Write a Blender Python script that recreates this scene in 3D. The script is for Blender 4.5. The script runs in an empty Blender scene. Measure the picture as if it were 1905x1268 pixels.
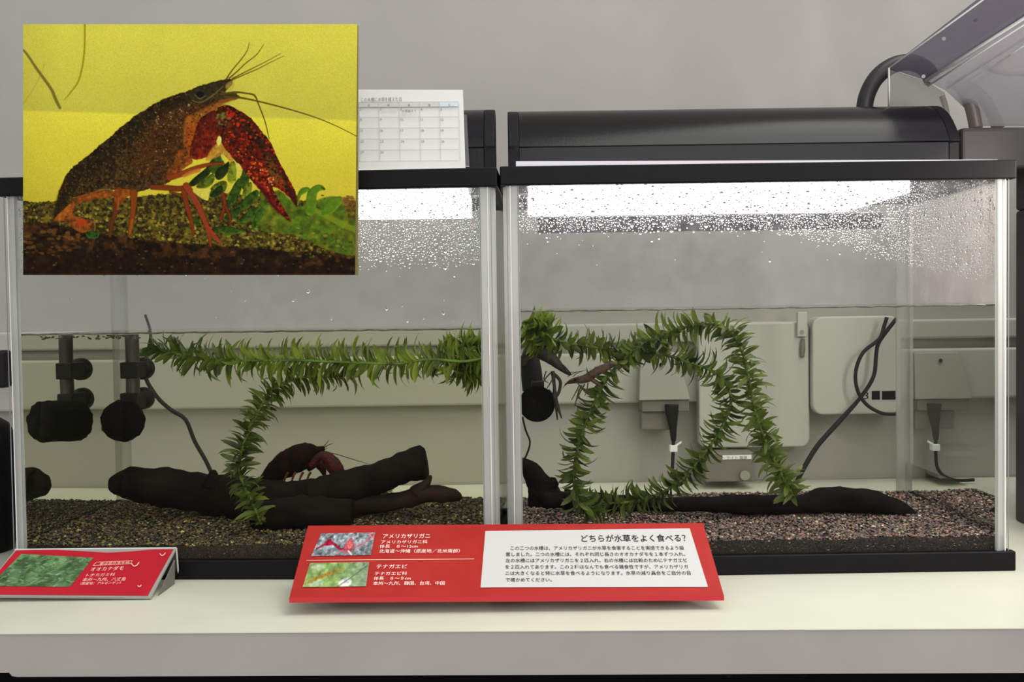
import bpy, math, random
import numpy as np
from mathutils import Vector, Matrix, noise as mnoise
random.seed(7); rng = np.random.default_rng(7)
D = bpy.data; SC = bpy.context.scene; COL = SC.collection

# ------------------------------------------------------------------ camera, world, lights, exposure
F_PX = 1852.0; CX, CY = 952.5, 634.0
H_CAM = 0.2107; PITCH = math.radians(1.73); ROLL = 0.014
_F = Vector((0, math.cos(PITCH), -math.sin(PITCH))); _X = Vector((1, 0, 0)); _U = Vector((0, math.sin(PITCH), math.cos(PITCH)))
_R = _X * math.cos(ROLL) - _U * math.sin(ROLL); _UP = _X * math.sin(ROLL) + _U * math.cos(ROLL)
CAMP = Vector((0, 0, H_CAM))
cam_d = D.cameras.new('camera'); cam = D.objects.new('camera', cam_d); COL.objects.link(cam)
cam_d.sensor_width = 36; cam_d.lens = 36 * F_PX / 1905; cam_d.clip_start = 0.01; cam_d.clip_end = 50
_m = Matrix((_R, _UP, -_F)).transposed().to_4x4(); _m.translation = CAMP; cam.matrix_world = _m
SC.camera = cam
w = D.worlds.new('room_light'); SC.world = w; w.use_nodes = True
w.node_tree.nodes['Background'].inputs[0].default_value = (0.93, 0.95, 1.0, 1)
w.node_tree.nodes['Background'].inputs[1].default_value = 0.86

def area(name, loc, target, sx, sy, power, col):
    l = D.lights.new(name, 'AREA'); l.shape = 'RECTANGLE'; l.size = sx; l.size_y = sy; l.energy = power; l.color = col
    o = D.objects.new(name, l); COL.objects.link(o); o.location = loc
    o.rotation_euler = (Vector(target) - Vector(loc)).to_track_quat('-Z', 'Y').to_euler(); return o
area('ceiling_light', (0.75, 0.35, 2.1), (0.15, 0.75, 0.0), 1.6, 1.0, 27, (1.0, 0.98, 0.90))
area('corner_fill', (0.50, 0.70, 0.31), (0.39, 0.80, 0.255), .03, .10, .75, (1.0, 0.90, 0.86))  # added unseen light that brightens the right tank's front corner
area('front_light', (0.7, -1.5, 0.95), (0.1, 1.0, 0.25), 1.6, 1.2, 20, (1.0, 0.97, 0.93))  # broad unseen light from the camera side
SC.view_settings.view_transform = 'Standard'; SC.view_settings.look = 'None'
SC.view_settings.exposure = 0.0; SC.view_settings.gamma = 1.0; SC.view_settings.use_curve_mapping = False
SC.cycles.transparent_max_bounces = 40; SC.cycles.max_bounces = 14; SC.cycles.transmission_bounces = 10
SC.cycles.caustics_refractive = False; SC.cycles.caustics_reflective = False

# ------------------------------------------------------------------ picture measures -> real places
def ray(px, py): return _F + _R * ((px - CX) / F_PX) - _UP * ((py - CY) / F_PX)
def P(px, py, Y): d = ray(px, py); return CAMP + d * (Y / d.y)
def PZ(px, py, z): d = ray(px, py); return CAMP + d * ((z - H_CAM) / d.z)
def S(px, Y): return px * Y / F_PX

# ------------------------------------------------------------------ materials
def lin(c):
    c = np.asarray(c, float) / 255.0
    return np.where(c <= 0.04045, c / 12.92, ((c + 0.055) / 1.055) ** 2.4)
def rgba(c): v = lin(c); return (float(v[0]), float(v[1]), float(v[2]), 1.0)
MATS = {}
def mat(name, col, rough=0.5, spec=0.5, metal=0.0, col2=None, scale=40, detail=4, bump=0.0, bscale=120, coat=0.0, trans=0.0, stretch=None):
    m = D.materials.new(name); m.use_nodes = True; nt = m.node_tree; b = nt.nodes['Principled BSDF']
    b.inputs['Base Color'].default_value = rgba(col); b.inputs['Roughness'].default_value = rough
    b.inputs['Specular IOR Level'].default_value = spec; b.inputs['Metallic'].default_value = metal
    b.inputs['Coat Weight'].default_value = coat
    tc = nt.nodes.new('ShaderNodeTexCoord'); vec = tc.outputs['Object']
    if stretch:
        mp = nt.nodes.new('ShaderNodeMapping'); mp.inputs['Scale'].default_value = stretch
        nt.links.new(vec, mp.inputs['Vector']); vec = mp.outputs['Vector']
    if col2 is not None:
        n = nt.nodes.new('ShaderNodeTexNoise'); n.inputs['Scale'].default_value = scale; n.inputs['Detail'].default_value = detail
        r = nt.nodes.new('ShaderNodeValToRGB'); r.color_ramp.elements[0].position = 0.35; r.color_ramp.elements[1].position = 0.65
        r.color_ramp.elements[0].color = rgba(col); r.color_ramp.elements[1].color = rgba(col2)
        nt.links.new(vec, n.inputs['Vector']); nt.links.new(n.outputs['Fac'], r.inputs['Fac'])
        nt.links.new(r.outputs['Color'], b.inputs['Base Color'])
    if bump:
        n = nt.nodes.new('ShaderNodeTexNoise'); n.inputs['Scale'].default_value = bscale; n.inputs['Detail'].default_value = 5
        bp = nt.nodes.new('ShaderNodeBump'); bp.inputs['Strength'].default_value = bump; bp.inputs['Distance'].default_value = 0.001
        nt.links.new(vec, n.inputs['Vector']); nt.links.new(n.outputs['Fac'], bp.inputs['Height']); nt.links.new(bp.outputs['Normal'], b.inputs['Normal'])
    MATS[name] = m; return m
def attr_mat(name, rough=0.6, spec=0.3, attr='Col', coat=0.0):
    m = D.materials.new(name); m.use_nodes = True; nt = m.node_tree; b = nt.nodes['Principled BSDF']
    a = nt.nodes.new('ShaderNodeAttribute'); a.attribute_name = attr
    nt.links.new(a.outputs['Color'], b.inputs['Base Color'])
    b.inputs['Roughness'].default_value = rough; b.inputs['Specular IOR Level'].default_value = spec; b.inputs['Coat Weight'].default_value = coat
    return m
def glass_mat(name, tint, refl=0.04, film=0.0, filmcol=(200, 200, 200), rough=0.02, fres=True):
    """thin clear sheet: see-through, a little mirror, and a translucent film of haze"""
    m = D.materials.new(name); m.use_nodes = True; nt = m.node_tree
    for n in list(nt.nodes): nt.nodes.remove(n)
    out = nt.nodes.new('ShaderNodeOutputMaterial'); t = nt.nodes.new('ShaderNodeBsdfTransparent'); t.inputs[0].default_value = rgba(tint)
    g = nt.nodes.new('ShaderNodeBsdfGlossy'); g.inputs['Roughness'].default_value = rough
    mx = nt.nodes.new('ShaderNodeMixShader')
    if fres:
        f = nt.nodes.new('ShaderNodeLayerWeight'); pw = nt.nodes.new('ShaderNodeMath'); pw.operation = 'POWER'; pw.inputs[1].default_value = 5
        ma = nt.nodes.new('ShaderNodeMath'); ma.operation = 'MULTIPLY_ADD'; ma.inputs[1].default_value = 0.6; ma.inputs[2].default_value = refl * 0.5
        nt.links.new(f.outputs['Facing'], pw.inputs[0]); nt.links.new(pw.outputs[0], ma.inputs[0]); nt.links.new(ma.outputs[0], mx.inputs[0])
    else: mx.inputs[0].default_value = refl
    nt.links.new(t.outputs[0], mx.inputs[1]); nt.links.new(g.outputs[0], mx.inputs[2])
    last = mx.outputs[0]
    if film > 0:
        d = nt.nodes.new('ShaderNodeBsdfDiffuse'); d.inputs[0].default_value = rgba(filmcol)
        tr = nt.nodes.new('ShaderNodeBsdfTranslucent'); tr.inputs[0].default_value = rgba(filmcol)
        md = nt.nodes.new('ShaderNodeMixShader'); md.inputs[0].default_value = 0.5
        nt.links.new(d.outputs[0], md.inputs[1]); nt.links.new(tr.outputs[0], md.inputs[2])
        m2 = nt.nodes.new('ShaderNodeMixShader'); m2.inputs[0].default_value = film
        nt.links.new(last, m2.inputs[1]); nt.links.new(md.outputs[0], m2.inputs[2]); last = m2.outputs[0]
    nt.links.new(last, out.inputs['Surface']); return m
def fog_mat(name, top_alpha, z0, z1, col=(235, 232, 236), nscale=60, low=0.0):
    """condensation: thickest at z1, thinning to the low haze at z0, broken up by noise"""
    m = D.materials.new(name); m.use_nodes = True; nt = m.node_tree
    for n in list(nt.nodes): nt.nodes.remove(n)
    N = nt.nodes.new; L = nt.links.new
    out = N('ShaderNodeOutputMaterial'); geo = N('ShaderNodeNewGeometry'); sep = N('ShaderNodeSeparateXYZ'); L(geo.outputs['Position'], sep.inputs[0])
    mr = N('ShaderNodeMapRange'); mr.inputs['From Min'].default_value = z0; mr.inputs['From Max'].default_value = z1
    mr.inputs['To Min'].default_value = low; mr.inputs['To Max'].default_value = top_alpha; L(sep.outputs['Z'], mr.inputs['Value'])
    n = N('ShaderNodeTexNoise'); n.inputs['Scale'].default_value = nscale; n.inputs['Detail'].default_value = 6; L(geo.outputs['Position'], n.inputs['Vector'])
    m3 = N('ShaderNodeMapRange'); m3.inputs['From Min'].default_value = 0.3; m3.inputs['From Max'].default_value = 0.7; m3.inputs['To Min'].default_value = 0.5; m3.inputs['To Max'].default_value = 1.15
    L(n.outputs['Fac'], m3.inputs['Value'])
    mu = N('ShaderNodeMath'); mu.operation = 'MULTIPLY'; mu.use_clamp = True; L(mr.outputs[0], mu.inputs[0]); L(m3.outputs[0], mu.inputs[1])
    t = N('ShaderNodeBsdfTransparent'); d = N('ShaderNodeBsdfDiffuse'); d.inputs[0].default_value = rgba(col)
    tr = N('ShaderNodeBsdfTranslucent'); tr.inputs[0].default_value = rgba(col)
    md = N('ShaderNodeMixShader'); md.inputs[0].default_value = 0.6; L(d.outputs[0], md.inputs[1]); L(tr.outputs[0], md.inputs[2])
    mx = N('ShaderNodeMixShader'); L(mu.outputs[0], mx.inputs[0]); L(t.outputs[0], mx.inputs[1]); L(md.outputs[0], mx.inputs[2])
    L(mx.outputs[0], out.inputs['Surface']); return m
def emit_mat(name, col, strength):
    m = D.materials.new(name); m.use_nodes = True; nt = m.node_tree
    b = nt.nodes['Principled BSDF']; b.inputs['Base Color'].default_value = (0.8, 0.8, 0.8, 1)
    b.inputs['Emission Color'].default_value = rgba(col); b.inputs['Emission Strength'].default_value = strength; return m

# ------------------------------------------------------------------ mesh helpers
class MB:
    def __init__(s): s.v = []; s.f = []
    def add(s, vs, fs): n = len(s.v); s.v += [Vector(v) for v in vs]; s.f += [tuple(i + n for i in f) for f in fs]; return s
    def box(s, o, a, b, c):
        o = Vector(o); a = Vector(a); b = Vector(b); c = Vector(c)
        return s.add([o, o + a, o + a + b, o + b, o + c, o + a + c, o + a + b + c, o + b + c],
                     [(0, 3, 2, 1), (4, 5, 6, 7), (0, 1, 5, 4), (1, 2, 6, 5), (2, 3, 7, 6), (3, 0, 4, 7)])
    def aabb(s, x0, y0, z0, x1, y1, z1): return s.box((x0, y0, z0), (x1 - x0, 0, 0), (0, y1 - y0, 0), (0, 0, z1 - z0))
    def prism(s, prof, ext):
        n = len(prof); ext = Vector(ext); vs = [Vector(p) for p in prof] + [Vector(p) + ext for p in prof]
        return s.add(vs, [tuple(range(n))[::-1], tuple(range(n, 2 * n))] + [(i, (i + 1) % n, (i + 1) % n + n, i + n) for i in range(n)])
    def tube(s, pts, radii, seg=10, rough=0.0, nfreq=60, flat=None, smooth=4, cap=True, seed=0, ripple=None):
        pts = [Vector(p) for p in pts]
        if not hasattr(radii, '__len__'): radii = [radii] * len(pts)
        if smooth > 1: pts, radii = spline(pts, radii, smooth)
        n = len(pts); base = len(s.v); up = None; vs = []; fs = []
        for i, p in enumerate(pts):
            t = (pts[min(i + 1, n - 1)] - pts[max(i - 1, 0)]).normalized()
            if up is None:
                up = Vector((0, -1, 0)) if abs(t.y) < 0.9 else Vector((0, 0, 1))
            up = (up - t * up.dot(t)).normalized(); sd = t.cross(up)
            r = radii[i] * (1 + (ripple(i / (n - 1)) if ripple else 0))
            for k in range(seg):
                a = 2 * math.pi * k / seg; dv = up * math.cos(a) * (flat or 1) + sd * math.sin(a)
                q = p + dv * r
                if rough: q += dv * r * rough * (mnoise.noise(q * nfreq + Vector((seed, 0, 0))) + 0.5 * mnoise.noise(q * nfreq * 2.7))
                vs.append(q)
        for i in range(n - 1):
            for k in range(seg):
                a, b = i * seg + k, i * seg + (k + 1) % seg; fs.append((a, b, b + seg, a + seg))
        if cap: fs.append(tuple(range(seg))[::-1]); fs.append(tuple((n - 1) * seg + k for k in range(seg)))
        s.add(vs, fs); return s
    def ball(s, c, rx, ry=None, rz=None, seg=12, ring=8, rough=0, nfreq=80):
        c = Vector(c); ry = ry or rx; rz = rz or rx; vs = [c + Vector((0, 0, rz))]; fs = []
        for i in range(1, ring):
            th = math.pi * i / ring
            for k in range(seg):
                ph = 2 * math.pi * k / seg; d = Vector((rx * math.sin(th) * math.cos(ph), ry * math.sin(th) * math.sin(ph), rz * math.cos(th)))
                if rough: d *= 1 + rough * mnoise.noise((c + d) * nfreq)
                vs.append(c + d)
        vs.append(c - Vector((0, 0, rz)))
        for k in range(seg): fs.append((0, 1 + k, 1 + (k + 1) % seg))
        for i in range(ring - 2):
            for k in range(seg): a = 1 + i * seg + k; b = 1 + i * seg + (k + 1) % seg; fs.append((a, a + seg, b + seg, b))
        e = len(vs) - 1
        for k in range(seg): fs.append((e, e - seg + (k + 1) % seg, e - seg + k))
        return s.add(vs, fs)
    def cyl(s, a, b, r, seg=28, r2=None): return s.tube([a, b], [r, r2 if r2 else r], seg=seg, smooth=1)
def spline(pts, radii, k):
    op, orr = [], []; n = len(pts)
    for i in range(n - 1):
        p0, p1, p2, p3 = pts[max(i - 1, 0)], pts[i], pts[i + 1], pts[min(i + 2, n - 1)]
        for j in range(k):
            t = j / k
            op.append(0.5 * ((2 * p1) + (p2 - p0) * t + (2 * p0 - 5 * p1 + 4 * p2 - p3) * t * t + (3 * p1 - p0 - 3 * p2 + p3) * t ** 3))
            orr.append(radii[i] * (1 - t) + radii[i + 1] * t)
    op.append(pts[-1]); orr.append(radii[-1]); return op, orr
def root_of(o):
    while o.parent: o = o.parent
    return o
def build(name, mb, m, parent=None, smooth=False, bevel=0.0, label=None, kind=None, cat=None, group=None, origin=None):
    if parent is not None: off = Vector(root_of(parent).location)
    elif origin is not None: off = Vector(origin)
    else:
        zs = min(v.z for v in mb.v); c = sum(mb.v, Vector()) / len(mb.v); off = Vector((c.x, c.y, zs))
    me = D.meshes.new(name); me.from_pydata([tuple(v - off) for v in mb.v], [], mb.f); me.materials.append(m)
    if smooth:
        for p in me.polygons: p.use_smooth = True
    me.update(); o = D.objects.new(name, me); COL.objects.link(o)
    if parent is not None: o.parent = parent
    else: o.location = off
    if bevel:
        b = o.modifiers.new('bevel', 'BEVEL'); b.width = bevel; b.segments = 3; b.limit_method = 'ANGLE'; b.angle_limit = math.radians(40)
    tag(o, label, cat, group, kind); return o
def tag(o, label=None, cat=None, group=None, kind=None):
    if label: o['label'] = label
    if cat: o['category'] = cat
    if group: o['group'] = group
    if kind: o['kind'] = kind
    return o
def thing(name, loc, label, cat, group=None, kind=None):
    o = D.objects.new(name, None); COL.objects.link(o); o.location = loc; o.empty_display_size = 0.02
    return tag(o, label, cat, group, kind)
def grid_print(name, img, o, ex, ey, m, parent):
    """a printed picture: one coloured point per spot of ink, img[row,col] in sRGB 0-255, o = top left corner"""
    h, wd = img.shape[:2]; off = np.array(root_of(parent).location)
    u = np.linspace(0, 1, wd); v = np.linspace(0, 1, h); U, V = np.meshgrid(u, v)
    co = np.array(o)[None, None] + U[..., None] * np.array(ex) + V[..., None] * np.array(ey) - off
    idx = np.arange(h * wd).reshape(h, wd)
    q = np.stack([idx[:-1, :-1], idx[1:, :-1], idx[1:, 1:], idx[:-1, 1:]], -1).reshape(-1, 4)
    me = D.meshes.new(name); me.vertices.add(h * wd); me.vertices.foreach_set('co', co.reshape(-1).astype(np.float32))
    me.loops.add(q.size); me.loops.foreach_set('vertex_index', q.reshape(-1).astype(np.int32))
    me.polygons.add(len(q)); me.polygons.foreach_set('loop_start', np.arange(0, q.size, 4, dtype=np.int32))
    me.update(calc_edges=True)
    at = me.color_attributes.new('Col', 'FLOAT_COLOR', 'POINT'); c = np.ones((h * wd, 4), np.float32)
    c[:, :3] = lin(np.clip(img, 0, 255).reshape(-1, 3)); at.data.foreach_set('color', c.reshape(-1))
    me.materials.append(m); ob = D.objects.new(name, me); COL.objects.link(ob); ob.parent = parent; return ob
def text(name, body, o, ex, ey, wpx, hgt, m, parent, bold=0.0, shear=0.0):
    """flat lettering: o = left end of the baseline; ex, ey unit vectors; wpx total width (m) or None, hgt letter size (m)"""
    c = D.curves.new(name, 'FONT'); c.body = body; c.size = 1.0; c.offset = bold; c.fill_mode = 'FRONT'; c.resolution_u = 2
    t = D.objects.new(name, c); COL.objects.link(t); dg = bpy.context.evaluated_depsgraph_get(); dg.update()
    me = D.meshes.new_from_object(t.evaluated_get(dg)); D.objects.remove(t); D.curves.remove(c)
    n = len(me.vertices)
    if n == 0: return None
    co = np.empty(n * 3, np.float32); me.vertices.foreach_get('co', co); co = co.reshape(-1, 3)
    x0, x1 = co[:, 0].min(), co[:, 0].max(); sx = (wpx / (x1 - x0)) if wpx else hgt
    off = np.array(root_of(parent).location)
    out = np.array(o)[None] + (co[:, 0:1] - x0) * sx * np.array(ex)[None] + co[:, 1:2] * hgt * np.array(ey)[None] - off
    me.vertices.foreach_set('co', out.astype(np.float32).reshape(-1)); me.update(); me.materials.clear(); me.materials.append(m)
    me.name = name; ob = D.objects.new(name, me); COL.objects.link(ob); ob.parent = parent; return ob

# ------------------------------------------------------------------ materials list
M_wall = mat('painted_wall', (158, 154, 149), 0.85, 0.2, col2=(163, 159, 153), scale=9, bump=0.12, bscale=500)
M_trim = mat('trim_paint', (164, 162, 154), 0.6, 0.3)
M_ctop = mat('counter_laminate', (205, 207, 188), 0.32, 0.45, col2=(212, 213, 196), scale=7, bump=0.05, bscale=900)
M_cfront = mat('counter_edge', (162, 157, 149), 0.55, 0.3, col2=(168, 163, 154), scale=14)
M_black = mat('black_plastic', (13, 12, 14), 0.5, 0.14, col2=(16, 15, 17), scale=80)
M_hood = mat('gloss_black_plastic', (9, 10, 11), 0.22, 0.18, bump=0.06, bscale=700)
M_dark = mat('dark_void', (14, 13, 15), 0.9, 0.1)
M_white = mat('white_paper', (224, 224, 217), 0.85, 0.08); M_panel = mat('white_panel', (192, 191, 188), 0.9, 0.05)
M_red = mat('red_board', (164, 38, 32), 0.42, 0.14, col2=(157, 34, 31), scale=60)
M_reddark = mat('red_board_edge', (186, 34, 42), 0.5, 0.4)
M_redcard = mat('red_card', (176, 28, 42), 0.6, 0.15, col2=(168, 24, 40), scale=60)
M_ink = mat('black_ink', (26, 26, 28), 0.8, 0.1)
M_inkgrey = mat('grey_ink', (120, 120, 122), 0.8, 0.1)
M_inkfaint = mat('faint_grey_ink', (196, 198, 196), 0.8, 0.1)
M_inkwhite = mat('white_ink', (245, 225, 215), 0.7, 0.2)
M_acryl = glass_mat('clear_acrylic', (236, 238, 238), 0.05, 0.10, (205, 208, 212), 0.05)
M_acryledge = mat('acrylic_edge', (196, 198, 192), 0.25, 0.6)
M_glass = glass_mat('tank_glass', (253, 254, 253), 0.0, 0.003, (190, 192, 190), 0.02)
M_glassedge = mat('glass_edge', (120, 136, 130), 0.2, 0.6)
M_wood = mat('wet_driftwood', (12, 9, 9), 0.8, 0.07, col2=(24, 17, 16), scale=45, bump=0.7, bscale=55, stretch=(1, 2.5, 2.5))
M_wood2 = mat('brown_driftwood', (22, 16, 15), 0.75, 0.1, col2=(46, 31, 27), scale=50, bump=0.7, bscale=60)
M_sponge = mat('black_sponge', (11, 9, 10), 0.9, 0.08, bump=1.0, bscale=500)
M_rubber = mat('dark_rubber', (24, 22, 22), 0.6, 0.2)
M_tube = mat('smoky_tube', (46, 43, 38), 0.4, 0.5)
M_cable = mat('dark_cable', (32, 31, 34), 0.6, 0.2)
M_hose = mat('black_hose', (24, 20, 22), 0.45, 0.45)
M_hosegrey = mat('greybrown_hose', (96, 86, 82), 0.35, 0.5)
M_grey = mat('grey_plastic', (134, 132, 123), 0.45, 0.4)
M_greydk = mat('grey_plastic_shade', (112, 106, 100), 0.6, 0.3)  # darker grey parts; also stands in for shade on the socket bases
M_lightbox = mat('light_housing', (172, 170, 162), 0.5, 0.4)
M_tag = mat('white_tag', (225, 225, 222), 0.6, 0.3)
M_stem = mat('plant_stem', (104, 132, 44), 0.5, 0.4, col2=(66, 84, 36), scale=60)
M_pebble = attr_mat('gravel_pebbles', 0.55, 0.4)
M_print = attr_mat('printed_photo', 0.8, 0.05)

def leaf_mat(name, c1, c2):
    m = D.materials.new(name); m.use_nodes = True; nt = m.node_tree
    for n in list(nt.nodes): nt.nodes.remove(n)
    N = nt.nodes.new; L = nt.links.new; out = N('ShaderNodeOutputMaterial'); oi = N('ShaderNodeObjectInfo'); geo = N('ShaderNodeNewGeometry')
    ns = N('ShaderNodeTexNoise'); ns.inputs['Scale'].default_value = 55; L(geo.outputs['Position'], ns.inputs['Vector'])
    ad = N('ShaderNodeMath'); ad.operation = 'MULTIPLY_ADD'; ad.inputs[1].default_value = 0.5; L(oi.outputs['Random'], ad.inputs[0]); L(ns.outputs['Fac'], ad.inputs[2])
    r = N('ShaderNodeValToRGB'); r.color_ramp.elements[0].position = 0.4; r.color_ramp.elements[1].position = 1.0
    r.color_ramp.elements[0].color = rgba(c1); r.color_ramp.elements[1].color = rgba(c2); L(ad.outputs[0], r.inputs['Fac'])
    d = N('ShaderNodeBsdfPrincipled'); d.inputs['Roughness'].default_value = 0.4; L(r.outputs[0], d.inputs['Base Color'])
    t = N('ShaderNodeBsdfTranslucent'); L(r.outputs[0], t.inputs[0]); mx = N('ShaderNodeMixShader'); mx.inputs[0].default_value = 0.45
    L(d.outputs[0], mx.inputs[1]); L(t.outputs[0], mx.inputs[2]); L(mx.outputs[0], out.inputs['Surface']); return m
M_leafL = leaf_mat('leaf_yellow_green', (58, 78, 32), (140, 158, 58))
M_leafR = leaf_mat('leaf_deep_green', (36, 50, 26), (118, 134, 58))

# ------------------------------------------------------------------ room: wall, trims, counter
WY = 1.21
wall = build('wall_back', MB().aabb(-3, WY, -1.0, 3, WY + 0.1, 2.6), M_wall, kind='structure')
build('floor', MB().aabb(-3, -2.5, -0.95, 3, WY, -0.9), mat('floor_vinyl', (110, 106, 100), 0.6, 0.3), kind='structure')
def band(py0, py1, depth, name, m=M_trim):
    z0 = P(1400, py1, WY).z; z1 = P(1400, py0, WY).z
    return build(name, MB().aabb(-1.6, WY - depth, z0, 1.6, WY + 0.002, z1), m, bevel=0.003, kind='structure')
band(598, 634, 0.012, 'trim_1'); band(652, 744, 0.016, 'trim_2')
cl = PZ(0, 1178, 0); cr = PZ(1905, 1168, 0); dv = (cr - cl); A = cl - dv * 0.5; B = cr + dv * 0.5
t = thing('counter', (0, 0.9, 0), 'long cream-topped counter with a beige front edge under both aquariums', 'counter')
build('worktop', MB().add([A, B, (B.x, WY - .002, 0), (A.x, WY - .002, 0), A - Vector((0, 0, .0006)), B - Vector((0, 0, .0006)), (B.x, WY - .002, -.0006), (A.x, WY - .002, -.0006)],
      [(0, 1, 2, 3), (7, 6, 5, 4), (0, 4, 5, 1), (1, 5, 6, 2), (3, 2, 6, 7), (0, 3, 7, 4)]), M_ctop, t, label='cream laminate top')
fh = 0.0296
lx = P(16, 1250, cl.y).x
mb = MB(); Af = A + Vector((0, 0.0006, -.0009)); Bf = B + Vector((0, 0.0006, -.0009)); fh -= .0009
mb.prism([Af, Af + Vector((0, 0, -(fh - .003))), Af + Vector((0, .03, -(fh - .003))), Af + Vector((0, .03, 0))], Bf - Af)
C0 = Af + (Bf - Af) * ((lx - A.x) / (B.x - A.x)) + Vector((0, 0, -(fh - .003)))
mb.prism([C0, C0 + Vector((.002, 0, -.0024)), C0 + Vector((.005, 0, -.003)), C0 + Vector((.005, .03, -.003)), C0 + Vector((0, .03, 0))][:3] + [Bf + Vector((0, 0, -fh)), Bf + Vector((0, 0, -(fh - .003)))], (0, .03, 0))
build('front_edge', mb, M_cfront, t, label='beige front edge strip')
for px, py in ((1518, 1172), (1356, 1257), (1495, 1256)):
    q = P(px, py, 0.6475); c = MB().ball(q, .0022, .0012, .0009, 8, 6, 0.5, 900); build('chip', c, M_cfront if py < 1200 else M_dark, t)
build('cabinet_body', MB().aabb(-1.5, 0.75, -0.9, 1.5, WY - .003, -0.0305), M_dark, t, label='dark cabinet below the worktop')

# ------------------------------------------------------------------ aquariums
class Tank: pass
def tank(bl, br, H, depth, wl, label, side):
    T = Tank(); T.O = PZ(*bl, 0); T.E = PZ(*br, 0); T.W = (T.E - T.O).length; T.e1 = (T.E - T.O).normalized(); T.e2 = Vector((-T.e1.y, T.e1.x, 0)); T.H = H; T.Dp = depth; T.wl = wl
    Z = Vector((0, 0, 1)); pt = lambda u, v, z: T.O + T.e1 * u + T.e2 * v + Z * z; T.pt = pt
    bx = lambda mb, u0, v0, z0, u1, v1, z1: mb.box(pt(u0, v0, z0), T.e1 * (u1 - u0), T.e2 * (v1 - v0), Z * (z1 - z0)); T.bx = bx
    c = pt(T.W / 2, depth / 2, 0); r = thing('aquarium', c, label, 'aquarium'); T.root = r
    Wd, Dd = T.W, depth; fr = 0.0150; g = 0.003
    m = MB()   # bottom frame: ring and floor
    bx(m, -.001, -.001, 0, Wd + .001, .006, fr + .0006); bx(m, -.001, Dd - .006, 0, Wd + .001, Dd + .001, fr); bx(m, -.001, .006, 0, .006, Dd - .006, fr); bx(m, Wd - .006, .006, 0, Wd + .001, Dd - .006, fr)
    bx(m, .006, .006, .003, Wd - .006, Dd - .006, .010)
    build('bottom_frame', m, M_black, r, bevel=0.0012)
    m = MB(); z0, z1 = H - .0148, H
    bx(m, -.001, -.0015, z0, Wd + .001, .007, z1); bx(m, -.001, Dd - .007, z0 + .002, Wd + .001, Dd + .0015, z1); bx(m, -.001, .007, z0, .008, Dd - .007, z1); bx(m, Wd - .008, .007, z0, Wd + .001, Dd - .007, z1)
    build('top_rim', m, M_black, r, bevel=0.0012)
    cw = 0.0122
    for nm, a in (('front_pane', (cw, .002, Wd - cw, .002 + g)), ('rear_pane', (cw, Dd - .002 - g, Wd - cw, Dd - .002))):
        build(nm, bx(MB(), a[0], a[1], fr, a[2], a[3], z0), M_glass, r)
    for u in (.002, Wd - .002 - g):
        build('side_pane', bx(MB(), u, cw, fr, u + g, Dd - cw, z0), M_glass, r)
    # rounded clear corners, front and rear
    for (u, v, su, sv) in ((0, 0, 1, 1), (Wd, 0, -1, 1), (0, Dd, 1, -1), (Wd, Dd, -1, -1)):
        prof = []; o = .0012; R_ = cw; n = 7
        for k in range(n + 1):
            a = math.pi / 2 * k / n; prof.append(pt(u + su * (o + R_ - R_ * math.cos(a)), v + sv * (o + R_ - R_ * math.sin(a)), fr))
        for k in range(n, -1, -1):
            a = math.pi / 2 * k / n; rr = R_ - g; prof.append(pt(u + su * (o + R_ - rr * math.cos(a)), v + sv * (o + R_ - rr * math.sin(a)), fr))
        if su * sv < 0: prof = prof[::-1]
        cm = M_corner if v == 0 else M_cornerback
        build('corner_post', MB().prism(prof, Z * (z0 - fr)), cm, r, smooth=False)
    # seams: thin dark and pale lines where corner meets pane
    for u in (cw + .0006, Wd - cw - .0006):
        build('seam', bx(MB(), u - .0004, .0012, fr, u + .0004, .0018, z0), M_seam, r)
    for u in (.0042, .0068, Wd - .0042, Wd - .0068):
        build('corner_line', bx(MB(), u - .0003, .0009, fr, u + .0003, .0013, z0), M_seam if u < .005 or u > Wd - .005 else M_seampale, r)
    return T
M_corner = glass_mat('corner_glass', (236, 238, 236), 0.03, 0.66, (226, 226, 222), 0.15)
M_cornerback = glass_mat('rear_corner_glass', (240, 241, 240), 0.02, 0.36, (206, 206, 204), 0.1)
M_seampale = mat('pale_seam', (226, 226, 222), 0.4, 0.4); M_seam = mat('seam_silicone', (120, 128, 124), 0.4, 0.4)
DEPTH = 0.206
TL = tank((17, 1078), (933, 1076.5), 0.3223, DEPTH, 0.1970, 'left aquarium with a black rim and green-tinted water, holding the crayfish', 'L')
TR = tank((943, 1075.5), (1887, 1061), 0.3232, DEPTH, 0.2102, 'right aquarium with a black rim and clear water, lit brightly under its hood', 'R')
TR.root['label'] = 'right aquarium with a black rim and clearer water, brightly lit under its lid'

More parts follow.
